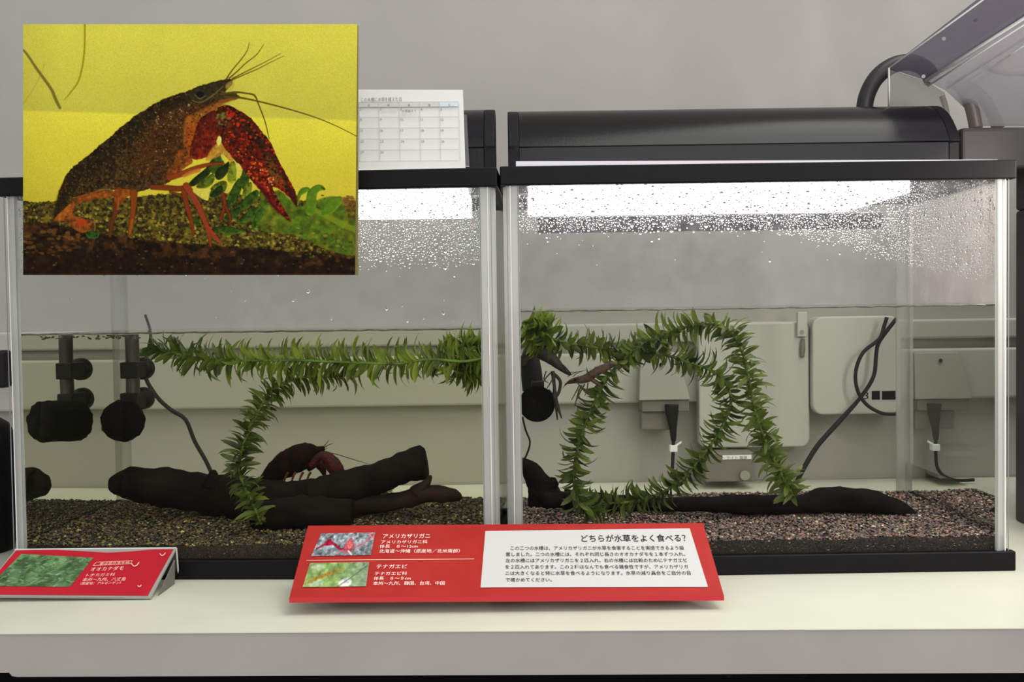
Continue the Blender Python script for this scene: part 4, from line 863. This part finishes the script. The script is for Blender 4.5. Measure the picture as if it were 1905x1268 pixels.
def paint_crayfish():
    p = Paint(43, 45, 665, 511, 1.0); h, w_ = p.h, p.w; X, Y = p.GX, p.GY
    # yellow lit backdrop with a lighter ledge
    edge = 203 + (X - 43) / 622 * 18 + 2
    top = np.array([213, 205, 72.]); topl = np.array([196, 187, 66.]); low = np.array([224, 212, 64.]); lowd = np.array([200, 182, 50.])
    f_ = np.clip((Y - 60) / 140, 0, 1)[..., None]; g_ = np.clip((Y - 215) / 160, 0, 1)[..., None]
    a = top * (1 - f_) + topl * f_; b = low * (1 - g_) + lowd * g_; m_ = np.clip((Y - edge) / 5 + .5, 0, 1)[..., None]; p.a[:] = a * (1 - m_) + b * m_
    p.a *= (1 + .02 * fbm(h, w_, 40, 2))[..., None]; p.a *= (1 - .06 * np.clip((120 - X) / 80, 0, 1))[..., None]
    p.stroke([(38, 88), (50, 100), (69, 128), (95, 164), (104, 184), (112, 200)], [3, 4, 5, 5.5, 6, 5], (106, 96, 34), .9, 2)
    p.stroke([(158, 40), (157, 99), (148, 146), (133, 170), (119, 186)], [3.5, 3.5, 3.5, 3, 1], (150, 138, 20), .9)
    p.stroke([(83, 119), (70, 152), (43, 194)], 1, (150, 135, 45), .7)
    # gravel
    gp = [(30, 372), (70, 375), (100, 373), (180, 366), (240, 366), (300, 360), (380, 356), (460, 362), (560, 372), (620, 370), (680, 372), (680, 520), (30, 520)]
    p.fill(gp, (92, 80, 26), 1.5, nz=.5, ns=6, seed=4, col2=(50, 40, 18), c2s=5, c2t=0.0, sm=1, jag=2.5)
    p.spots([(43, 380), (665, 384), (665, 470), (400, 462), (200, 440), (43, 420)], 1300, .9, 3.0, [(132, 116, 28), (160, 142, 38), (60, 44, 18), (96, 80, 28), (112, 66, 24), (26, 18, 10), (76, 62, 22), (44, 32, 14), (176, 164, 62), (70, 72, 22)], 5, .7, 1.25)
    p.fill([(30, 412), (80, 412), (118, 418), (160, 432), (220, 437), (262, 444), (340, 452), (420, 456), (520, 464), (600, 470), (680, 476), (680, 520), (30, 520)], (58, 36, 16), 3, nz=.55, ns=7, seed=14, col2=(32, 22, 13), c2s=14, c2t=.0, sm=1, jag=3)
    p.fill([(30, 455), (200, 470), (400, 485), (680, 500), (680, 530), (30, 530)], (30, 19, 11), 14, alpha=.75, nz=.5, ns=8, seed=16, sm=1)
    p.spots([(48, 418), (150, 430), (160, 460), (48, 470)], 60, 1, 3.6, [(112, 70, 24), (92, 54, 20), (126, 88, 36)], 17, .55, 2.0)
    p.spots([(180, 440), (640, 480), (640, 500), (60, 500)], 60, .8, 2.0, [(96, 62, 26), (120, 90, 50)], 18, .5, 1.4)
    G1, G2, G3, G4 = (54, 76, 20), (88, 104, 24), (122, 132, 30), (34, 46, 16)
    # weed on the right
    p.fill([(520, 352), (545, 372), (560, 384), (600, 368), (625, 364), (640, 372), (650, 392), (672, 402), (672, 470), (620, 466), (560, 440), (520, 432), (488, 428), (470, 410), (480, 380), (500, 366)], (74, 100, 22), 3, .95, nz=.4, ns=9, seed=21, col2=(92, 104, 24), c2s=16)
    p.spots([(500, 420), (660, 440), (660, 480), (520, 470)], 90, 1.2, 3.5, [(110, 92, 30), (60, 48, 18), (150, 140, 50), (66, 84, 22)], 22, .6, 1.4)
    p.stroke([(590, 390), (612, 402), (640, 416), (668, 428)], [8, 10, 11, 9], (118, 134, 26), .8, 3)
    for l in ([(556, 382), (554, 366), (562, 350), (574, 347), (580, 352), (570, 358), (562, 364)], [(572, 396), (572, 368), (576, 354), (590, 343), (602, 344), (608, 352), (598, 354), (592, 362), (588, 396)], [(600, 400), (612, 372), (632, 364), (640, 368), (634, 382), (620, 396)]):
        p.fill(l, (84, 118, 24), 1.2, nz=.15, ns=6, seed=23, shade=.12, shw=5)
    p.stroke([(601, 348), (606, 351)], 3, (56, 64, 20))
    p.spots([(640, 366), (656, 364), (666, 380), (664, 404), (646, 402)], 60, 1.5, 4, [(112, 78, 30), (78, 60, 24), (140, 98, 40)], 24, .8)
    p.spots([(596, 362), (608, 362), (610, 372), (598, 372)], 8, 1.5, 2.6, [(80, 70, 28)], 25, .8)
    # weed in the middle: overlapping leaves
    lv = [([(352, 342), (362, 330), (384, 312), (392, 300), (398, 306), (392, 322), (374, 338), (360, 346)], G4), ([(366, 346), (384, 330), (396, 322), (402, 328), (396, 342), (380, 350)], G2), ([(388, 364), (396, 346), (412, 336), (424, 338), (420, 356), (404, 366)], G2), ([(392, 364), (402, 350), (414, 344), (416, 356), (404, 366)], G4),
          ([(390, 304), (404, 286), (412, 284), (418, 300), (408, 318), (396, 322)], G1), ([(402, 318), (420, 304), (428, 300), (426, 318), (414, 332), (404, 332)], G4), ([(424, 330), (430, 300), (438, 300), (442, 316), (440, 336), (430, 340)], G3), ([(420, 368), (434, 350), (444, 342), (440, 356), (430, 368)], G2),
          ([(432, 352), (446, 330), (452, 344), (446, 366), (436, 380), (426, 392), (420, 388)], G1), ([(448, 332), (456, 312), (466, 326), (462, 346), (454, 352)], G1), ([(452, 366), (458, 344), (470, 338), (470, 354), (462, 370)], G3), ([(440, 386), (458, 366), (478, 352), (484, 360), (474, 376), (456, 390)], G1),
          ([(444, 412), (458, 396), (480, 384), (484, 392), (472, 404), (456, 416)], (60, 88, 24)), ([(420, 402), (436, 388), (452, 384), (446, 398), (430, 412)], (50, 74, 22)), ([(400, 424), (420, 418), (446, 424), (460, 430), (440, 434), (410, 432)], (56, 80, 24)), ([(354, 402), (366, 404), (376, 416), (366, 418), (356, 412)], G1), ([(470, 420), (478, 398), (490, 384), (494, 394), (486, 412), (476, 426)], (62, 92, 22)),
          ([(160, 433), (172, 428), (186, 432), (182, 442), (168, 443)], (44, 78, 22)), ([(484, 356), (500, 350), (512, 356), (508, 376), (494, 380)], G2), ([(416, 430), (426, 432), (432, 438), (422, 440)], G2)]
    for k, (l, c) in enumerate(lv): p.fill(l, c, 1.2, nz=.25, ns=6, seed=30 + k, shade=.18, shw=6, col2=tuple(v * .7 for v in c), c2s=6, c2t=.15)
    p.stroke([(441, 360), (428, 378), (418, 392), (408, 402)], 4, (40, 60, 20), .9)
    p.stroke([(482, 430), (472, 426), (456, 420)], 2, G1, .8)
    # far legs, then body
    O1, O2, O3 = (128, 60, 18), (98, 46, 18), (160, 84, 26)
    def leg(pts, wd, c): p.stroke(pts, [v + 2 for v in wd], tuple(v * .55 for v in c), .8, 1.2); p.stroke(pts, wd, c, .95)
    leg([(416, 360), (420, 380), (412, 408)], [6, 5, 3], (122, 46, 18)); leg([(422, 384), (430, 402), (430, 418)], [4, 4, 2], (118, 44, 18))
    body_ = [(101, 410), (102, 392), (107, 369), (112, 350), (120, 332), (132, 314), (153, 297), (173, 281), (188, 267), (203, 256), (220, 240), (237, 227), (252, 214), (265, 207), (282, 196), (296, 188), (322, 177), (350, 169), (366, 161), (395, 153), (419, 147), (433, 149), (431, 158), (424, 165), (418, 172), (430, 172), (446, 178), (446, 183), (424, 188), (410, 196), (400, 206), (388, 222), (372, 250), (362, 275), (356, 292), (346, 302), (332, 318), (318, 337), (300, 344), (286, 347), (255, 357), (238, 352), (210, 352), (180, 360), (150, 368), (137, 374), (126, 388), (112, 402)]
    p.fill(body_, (58, 42, 18), 1.1, nz=.7, ns=4, seed=50, shade=.16, shw=26, col2=(44, 32, 17), c2s=12, c2t=.0, jag=1.6)
    p.fill([(101, 405), (105, 375), (114, 350), (134, 318), (160, 302), (200, 268), (232, 240), (262, 216), (300, 194), (350, 177), (400, 158), (400, 164), (350, 190), (300, 215), (262, 248), (220, 285), (180, 318), (150, 345), (126, 372), (110, 400)], (34, 28, 14), 8, .7, nz=.4, ns=5, seed=51)
    # glowing red-brown flank and orange chest
    p.fill([(300, 215), (340, 195), (380, 190), (400, 200), (386, 225), (366, 262), (352, 292), (330, 300), (300, 320), (262, 330), (250, 300), (270, 250)], (86, 44, 15), 22, .45, nz=.4, ns=6, seed=52)
    p.fill([(346, 220), (362, 210), (392, 196), (406, 190), (426, 184), (440, 184), (424, 190), (408, 200), (396, 212), (380, 236), (366, 270), (352, 286), (342, 262)], (160, 92, 26), 5, .8, nz=.3, ns=6, seed=53)
    p.fill([(350, 232), (366, 222), (372, 240), (360, 268), (350, 282), (344, 260)], (150, 66, 14), 5, .8, nz=.3, ns=5, seed=54)
    p.fill([(321, 305), (330, 282), (342, 276), (352, 284), (360, 300), (350, 308), (334, 320), (318, 334), (310, 332), (312, 318)], (146, 70, 18), 1.5, .95, nz=.35, ns=5, seed=55, shade=.15, shw=8, col2=(104, 54, 18))
    p.spots(body_, 1300, .5, 1.6, [(108, 78, 36), (26, 20, 12), (120, 60, 24), (84, 74, 40), (28, 22, 14)], 56, .7)
    p.spots([(250, 230), (350, 190), (380, 200), (340, 290), (260, 320)], 70, .6, 1.7, [(168, 130, 80), (150, 92, 40)], 57, .7)
    p.spots([(290, 215), (350, 190), (350, 215), (310, 245)], 14, .8, 1.8, [(150, 150, 120), (130, 120, 96)], 58, .8)
    # head, eye, scale
    p.fill([(360, 166), (395, 155), (420, 150), (420, 164), (404, 172), (392, 182), (380, 192), (362, 190), (352, 178)], (48, 44, 26), 3, .85, nz=.4, ns=4, seed=59)
    p.fill([(432, 149), (437, 154), (434, 166), (424, 168), (420, 158)], (176, 158, 66), 2, .6)
    p.stroke([(358, 186), (372, 190), (386, 184), (400, 174), (416, 160)], [1.5, 2, 2.5, 2.5, 1.5], (110, 104, 52), .7, 1.4); p.stroke([(392, 186), (404, 178), (420, 170)], 2, (70, 60, 26), .8)
    p.spots([(366, 169), (379, 169), (380, 181), (366, 181)], 1, 5, 5.2, [(34, 30, 18)], 60, 1)
    p.fill([(367, 172), (373, 169), (379, 172), (379, 178), (373, 181), (367, 178)], (20, 18, 20), 1); p.stroke([(364, 176), (372, 183), (382, 178)], 1.4, (112, 100, 56), .8)
    p.stroke([(404, 183), (424, 176), (440, 175)], [8, 7, 4], (60, 50, 22), .9); p.stroke([(410, 188), (430, 184), (446, 180)], [6, 5, 3], (122, 70, 24), .9)
    # underside edge and tail
    p.stroke([(137, 367), (165, 360), (190, 352), (206, 351)], [1.5, 2.5, 2.5, 2], (134, 96, 42), .8)
    p.fill([(136, 368), (170, 358), (206, 352), (214, 358), (210, 366), (176, 370), (148, 378), (138, 378)], (138, 62, 20), 1.8, .9, nz=.3, ns=4, seed=61, col2=(98, 52, 20))
    p.fill([(101, 408), (112, 396), (128, 380), (138, 372), (140, 384), (136, 396), (144, 402), (160, 406), (174, 410), (177, 420), (168, 428), (152, 432), (138, 424), (124, 412), (116, 410), (108, 411)], (132, 66, 22), 1.8, .95, nz=.35, ns=5, seed=62, col2=(92, 50, 20), c2s=7)
    p.fill([(142, 410), (150, 406), (160, 408), (160, 418), (150, 420)], (170, 58, 18), 3, .9); p.fill([(104, 404), (118, 390), (132, 378), (130, 392), (118, 404), (110, 410)], (164, 88, 28), 2, .9, nz=.3)
    p.stroke([(150, 394), (160, 400), (174, 405), (178, 414), (177, 428)], 2, (124, 104, 44), .8)
    # walking legs
    leg([(222, 352), (218, 368), (216, 392), (210, 412), (206, 438)], [12, 9, 8, 6, 4], O2); p.fill([(214, 352), (230, 350), (252, 354), (250, 362), (236, 366), (224, 380), (214, 372)], O1, 1.5, .9, nz=.3, seed=63)
    leg([(250, 358), (250, 376), (248, 400), (244, 420), (242, 438)], [13, 10, 8, 7, 4], O1); p.stroke([(222, 368), (220, 388)], 4, (170, 84, 24), .7, 2); p.stroke([(248, 408), (244, 432)], 4, (172, 84, 22), .7, 2)
    leg([(284, 347), (310, 348), (334, 350), (352, 346)], [8, 9, 9, 7], (116, 50, 16)); leg([(318, 356), (336, 362), (350, 372)], [3, 4, 4], (108, 62, 22))
    leg([(344, 356), (350, 384), (358, 410), (362, 436)], [9, 8, 6, 3], (124, 50, 20)); leg([(348, 345), (362, 366), (376, 394), (386, 418), (392, 440), (394, 456)], [12, 11, 10, 8, 5, 3], (138, 58, 26)); p.stroke([(386, 418), (400, 436), (413, 451)], [6, 6, 4], (150, 54, 28))
    leg([(316, 330), (340, 322), (364, 312), (390, 305), (417, 303)], [9, 9, 7, 5, 3], (134, 56, 20)); p.fill([(340, 326), (352, 318), (372, 312), (374, 318), (356, 324), (344, 329)], (188, 108, 34), 1.5, .8)
    # arm and big claw
    p.fill([(371, 224), (384, 212), (400, 204), (408, 212), (420, 228), (424, 246), (412, 252), (408, 264), (398, 280), (384, 292), (362, 296), (354, 284), (360, 258)], (98, 30, 14), 1.2, nz=.45, ns=5, seed=70, shade=.18, shw=16, col2=(82, 26, 14), c2s=9, jag=1)
    p.fill([(400, 270), (414, 262), (424, 278), (436, 296), (430, 300), (418, 288), (404, 292), (390, 298), (384, 294)], (172, 120, 40), 2, .85, nz=.3, seed=71)
    claw = [(404, 204), (410, 197), (425, 195), (446, 205), (468, 219), (486, 241), (504, 263), (512, 280), (524, 305), (537, 328), (547, 346), (555, 366), (555, 383), (550, 378), (545, 371), (529, 356), (510, 346), (512, 354), (518, 367), (533, 391), (544, 411), (531, 403), (510, 385), (492, 360), (473, 338), (455, 317), (438, 297), (424, 280), (412, 262), (412, 250), (408, 238), (402, 220)]
    p.fill(claw, (98, 26, 12), 1.1, nz=.4, ns=5, seed=72, shade=.2, shw=20, col2=(60, 26, 14), c2s=8, c2t=.12, jag=1.2, sm=2)
    p.fill([(410, 200), (430, 200), (452, 212), (474, 230), (494, 256), (508, 285), (526, 318), (544, 350), (552, 374), (536, 352), (512, 322), (492, 290), (470, 256), (440, 228), (414, 214)], (44, 30, 16), 6, .72, nz=.5, ns=5, seed=73)
    p.fill([(496, 290), (508, 296), (520, 318), (534, 342), (528, 350), (512, 338), (500, 318)], (112, 72, 24), 5, .7, nz=.4, ns=4, seed=74)
    p.spots(claw, 190, 1.0, 2.7, [(30, 18, 12), (36, 22, 14), (24, 14, 12)], 75, .85); p.spots(claw, 150, 1.0, 2.4, [(168, 38, 16), (186, 54, 22), (146, 34, 14)], 76, .85)
    p.spots([(440, 280), (490, 300), (512, 350), (486, 350), (460, 320)], 60, 1, 2.6, [(212, 66, 22), (190, 44, 18), (206, 96, 40)], 77, .85); p.spots([(470, 290), (500, 305), (515, 340), (500, 340)], 14, .7, 1.5, [(236, 170, 90), (226, 140, 60)], 78, .9)
    p.fill([(472, 334), (490, 344), (512, 378), (532, 400), (543, 410), (530, 402), (508, 383), (490, 358)], (76, 14, 20), 5, .7, nz=.3, seed=79); p.fill([(536, 348), (546, 352), (554, 372), (554, 382), (544, 370)], (58, 20, 18), 3, .8)
    p.spots([(404, 214), (424, 208), (432, 226), (420, 238), (408, 232)], 26, 1.4, 3.2, [(96, 94, 44), (60, 56, 30), (120, 104, 44)], 80, .8)
    p.spots([(420, 206), (446, 214), (458, 230), (440, 232)], 14, 1.6, 3.4, [(176, 32, 12), (196, 44, 18)], 81, .9)
    p.spots([(365, 240), (400, 215), (410, 235), (395, 275), (366, 290)], 40, 1, 2.4, [(150, 30, 12), (66, 22, 14), (130, 60, 26)], 82, .7)
    p.fill([(404, 262), (408, 252), (413, 256), (412, 266), (407, 270)], (214, 206, 90), 1.2)
    for poly in ([(412, 288), (417, 286), (420, 294), (416, 298)], [(440, 306), (446, 303), (452, 314), (450, 326), (445, 322)], [(360, 352), (392, 350), (391, 360), (388, 372), (374, 366)]): p.fill(poly, (204, 190, 74), 1.2, nz=.08)
    # feelers
    C_ = (84, 66, 18)
    for pts, wd in (([(419, 180), (446, 181), (482, 188), (537, 202), (586, 217), (626, 233), (670, 255)], [4, 4, 3, 2.6, 2, 1.6, 1.3]), ([(415, 174), (439, 171), (458, 173), (474, 177), (482, 194), (494, 225), (502, 258)], [4, 4, 3, 3.5, 2.6, 2.2, 1.4]), ([(421, 148), (427, 138), (435, 127), (450, 109), (460, 94), (464, 79)], [3.5, 2.6, 2.2, 2, 1.6, 1]),
                    ([(427, 145), (440, 134), (458, 117), (478, 101), (491, 82)], [3, 2.4, 2, 1.7, 1]), ([(432, 146), (456, 134), (480, 122), (498, 113), (523, 99)], [2.4, 2, 1.6, 1.3, .8]), ([(433, 148), (456, 138), (482, 127), (505, 115), (529, 104)], [2.4, 2, 1.6, 1.2, .8])): p.stroke(pts, wd, C_, .9)
    # grain
    p.a *= .975 * (1 + np.random.default_rng(9).normal(0, .035, (h, w_, 1))); return np.clip(p.a, 0, 255)

# ------------------------------------------------------------------ inset picture, added as a board in front of the left aquarium
Yp = .7600
pb = thing('inset_board', P(354, 511, Yp), 'large yellow inset picture of a red crayfish, added as a board before the left aquarium', 'photo print')
c4 = [P(43, 45, Yp), P(665, 45, Yp), P(665, 511, Yp), P(43, 511, Yp)]
build('backing_board', MB().prism([v + Vector((0, .0006, 0)) for v in c4], (0, .004, 0)), mat('foam_board', (120, 110, 60), .7, .2), pb)  # backing and pads are made up to carry the inset picture
img = paint_crayfish()
grid_print('picture', img, c4[0], c4[1] - c4[0], c4[3] - c4[0], M_print, pb)
for x in (200, 520):
    q = P(x, 320, Yp); build('mounting_pad', MB().aabb(q.x - .01, Yp + .0046, q.z - .004, q.x + .01, TL.pt(q.x - TL.O.x, -.0014, 0).y, q.z + .004), M_black, pb)

# small pictures printed on the sign and the card
def small_print(name, c4_, fn, painter, parent):
    """four corners as seen (tl, tr, br, bl); the ink grid follows the board"""
    tl0, tr0, br0, bl0 = [fn(x, y, .0006) for x, y in c4_]; im = painter(); h, w_ = im.shape[:2]
    o_ = grid_print(name, im, tl0, tr0 - tl0, bl0 - tl0, M_print, parent)
    U, V = np.meshgrid(np.linspace(0, 1, w_), np.linspace(0, 1, h)); A4 = [np.array(v) for v in (tl0, tr0, br0, bl0)]
    co = (A4[0] * ((1 - U) * (1 - V))[..., None] + A4[1] * (U * (1 - V))[..., None] + A4[2] * (U * V)[..., None] + A4[3] * ((1 - U) * V)[..., None]) - np.array(root_of(parent).location)
    o_.data.vertices.foreach_set('co', co.reshape(-1).astype(np.float32)); o_.data.update(); return o_
def pic_cray():
    p = Paint(0, 0, 110, 50, 1.2); p.a[:] = (122, 130, 134); p.a *= (1 + .6 * fbm(p.h, p.w, 9, 3))[..., None]
    p.stroke([(4, 34), (22, 22), (34, 24), (50, 36), (60, 34)], [3, 6, 5, 5, 6], (138, 34, 56)); p.fill([(14, 24), (22, 12), (28, 18), (30, 26), (20, 28)], (146, 24, 50), 1.5)
    p.fill([(54, 34), (60, 16), (66, 12), (74, 28), (74, 38), (64, 44), (56, 42)], (150, 66, 76), 2, nz=.4); p.fill([(60, 26), (66, 18), (72, 30), (66, 36)], (196, 96, 100), 2)
    p.stroke([(72, 34), (88, 26), (104, 12)], [5, 4, 4], (176, 100, 110), .85, 2); p.stroke([(60, 40), (44, 46)], 2, (180, 120, 120)); p.stroke([(66, 40), (74, 48)], 3, (214, 190, 190)); p.stroke([(98, 2), (104, 10), (110, 6)], 3, (214, 96, 96))
    return p.a * (1 + .35 * fbm(p.h, p.w, 5, 77))[..., None]
def pic_shrimp():
    p = Paint(0, 0, 115, 50, 1.2); p.a[:] = (120, 146, 86); p.a *= (1 + .3 * fbm(p.h, p.w, 14, 6))[..., None]
    m_ = np.clip((p.GX - 60) / 40, 0, 1)[..., None]; p.a[:] = p.a * (1 - m_ * .7) + np.array([128, 148, 128.]) * m_ * .7 * (1 + .2 * fbm(p.h, p.w, 10, 8))[..., None]
    p.fill([(6, 6), (26, 4), (28, 12), (10, 14)], (176, 186, 170), 5, .7); p.fill([(10, 42), (30, 36), (34, 46), (14, 49)], (186, 200, 180), 5, .7); p.fill([(64, 40), (78, 32), (86, 38), (84, 49), (66, 49)], (222, 226, 222), 4, .8)
    p.stroke([(2, 44), (18, 34), (40, 24), (66, 14)], [3, 7, 8, 4], (146, 122, 44), .85, 2.5); p.stroke([(20, 32), (50, 20)], 3, (166, 106, 42), .7, 2); p.stroke([(64, 49), (84, 32), (112, 8)], 2, (64, 70, 60), .7, 1.5)
    return p.a * (1 + .25 * fbm(p.h, p.w, 6, 78))[..., None]
def pic_weed():
    p = Paint(0, 0, 170, 70, 1.2); p.a[:] = (82, 112, 74); p.a *= (1 + .55 * fbm(p.h, p.w, 22, 40))[..., None]; r_ = random.Random(4)
    for _ in range(260):
        x, y, a_ = r_.uniform(0, 170), r_.uniform(0, 70), r_.uniform(-.9, .5); l_ = r_.uniform(4, 12); c_ = r_.choice([(110, 150, 84), (60, 86, 58), (150, 178, 140), (94, 136, 60), (44, 58, 46), (126, 148, 120)])
        p.stroke([(x, y), (x + l_ * math.cos(a_) * .5, y + l_ * math.sin(a_) * .5), (x + l_ * math.cos(a_), y + l_ * math.sin(a_))], r_.uniform(1, 2.4), c_, .6, 1.2, 2)
    return p.a
small_print('photo', [(598, 993), (698, 991), (690, 1033), (579, 1035)], Q, pic_cray, sg)
small_print('photo', [(577, 1048), (687, 1046), (681, 1091), (563, 1093)], Q, pic_shrimp, sg)

# ------------------------------------------------------------------ red card in an acrylic stand (left)
cd = thing('plant_card', (P(150, 1111, .75).x, .76, 0), 'small red card with a green plant picture in a slanted clear stand at far left', 'sign')
Yb3 = .7330; Yt3 = .7860
cbr = P(280, 1111, Yb3); ctr = P(328, 1019, Yt3); ctl = solve_plane(cbr, ctr, P(-40, 1108, Yb3), 28, 1022); cbl = P(-40, 1108, Yb3)
exc, eyc, NC = plane_basis(ctl, ctr, cbl)
R3 = lambda px, py, e=.0005: solve_plane(cbl, cbr, ctr, px, py) + NC * e
NRMS[R3] = NC
build('front_sheet', MB().prism([cbl, cbr, ctr, ctl], -NC * .0016), mat('acrylic_border', (150, 148, 142), .35, .3), cd, label='clear slanting face of the stand')
rt = R3(328, 1019, 0); build('back_leg', MB().prism([ctl, ctr, Vector((ctr.x, ctr.y + .004, 0)), Vector((ctl.x, ctl.y + .004, 0))], (0, .0014, 0)), M_acl, cd)
build('edge', MB().tube([ctr, Vector((ctr.x, ctr.y + .004, .0005))], .0007, seg=6, smooth=1), M_acryledge, cd)
build('edge', MB().tube([ctl, ctr], .0008, seg=6, smooth=1), M_acryledge, cd)
top_e = [(30, 1024), (60, 1023), (100, 1022.5), (150, 1025), (200, 1028), (240, 1026), (285, 1022), (323, 1021.5)]
build('card', MB().add([R3(x, y, .0003) for x, y in top_e] + [R3(275, 1108, .0003), R3(-38, 1106, .0003)], [tuple(range(10))]), M_redcard, cd)
small_print('photo', [(40, 1031), (174, 1038), (130, 1092), (-20, 1091)], R3, pic_weed, cd)
line_text('要注意外来生物', 185, 1051.5, 240, 1049.5, 5, M_line, cd, R3)
def ring(pts, fn, wpx, m, parent):
    mb = MB(); n = len(pts)
    for i in range(n):
        (xa_, ya_), (xb_, yb_) = pts[i], pts[(i + 1) % n]; L_ = math.hypot(xb_ - xa_, yb_ - ya_); nx, ny = -(yb_ - ya_) / L_ * wpx, (xb_ - xa_) / L_ * wpx
        mb.add([fn(xa_, ya_, .0011), fn(xb_, yb_, .0011), fn(xb_ + nx, yb_ + ny, .0011), fn(xa_ + nx, ya_ + ny, .0011)], [(0, 1, 2, 3)])
    build('box_outline', mb, m, parent)
ring([(173, 1054), (179, 1047), (247, 1044), (243, 1050.5)], R3, .7, M_line, cd)
M_inkpink = mat('pink_ink', (250, 196, 186), .7, .2)
line_text('オオカナダモ', 168, 1063, 229, 1061, 7.5, M_inkpink, cd, R3, 'lettering', .004)
line_text('トチカガミ科', 160, 1073.5, 213, 1072, 6, M_inkpink, cd, R3)
line_text('本州～九州、八丈島', 153, 1082, 233, 1080.5, 6.5, M_inkpink, cd, R3)
line_text('（原産地：アルゼンチン）', 149, 1088.5, 224, 1087, 5, M_inkpink, cd, R3)
for x, y, s_ in ((252, 1052, 7), (303, 1033, 5), (260, 1092, 3)):
    mb = MB(); pts = [(x - s_, y - s_ * .3), (x - s_ * .4, y + s_ * .4), (x + s_ * .4, y + s_ * .2), (x + s_, y - s_ * .6)]
    mb.tube([R3(a_, b_, .0012) for a_, b_ in pts], .0004, seg=5); build('ornament', mb, M_line, cd)
build('side_gusset', MB().prism([R3(322, 1034, -.004), Vector((R3(322, 1034, -.004).x, R3(322, 1034).y, 0)), Vector((R3(293, 1090, -.004).x, R3(293, 1090).y, 0))], (.001, 0, 0)), M_greydk, cd, label='grey side gusset')  # grey gusset plate of the card stand
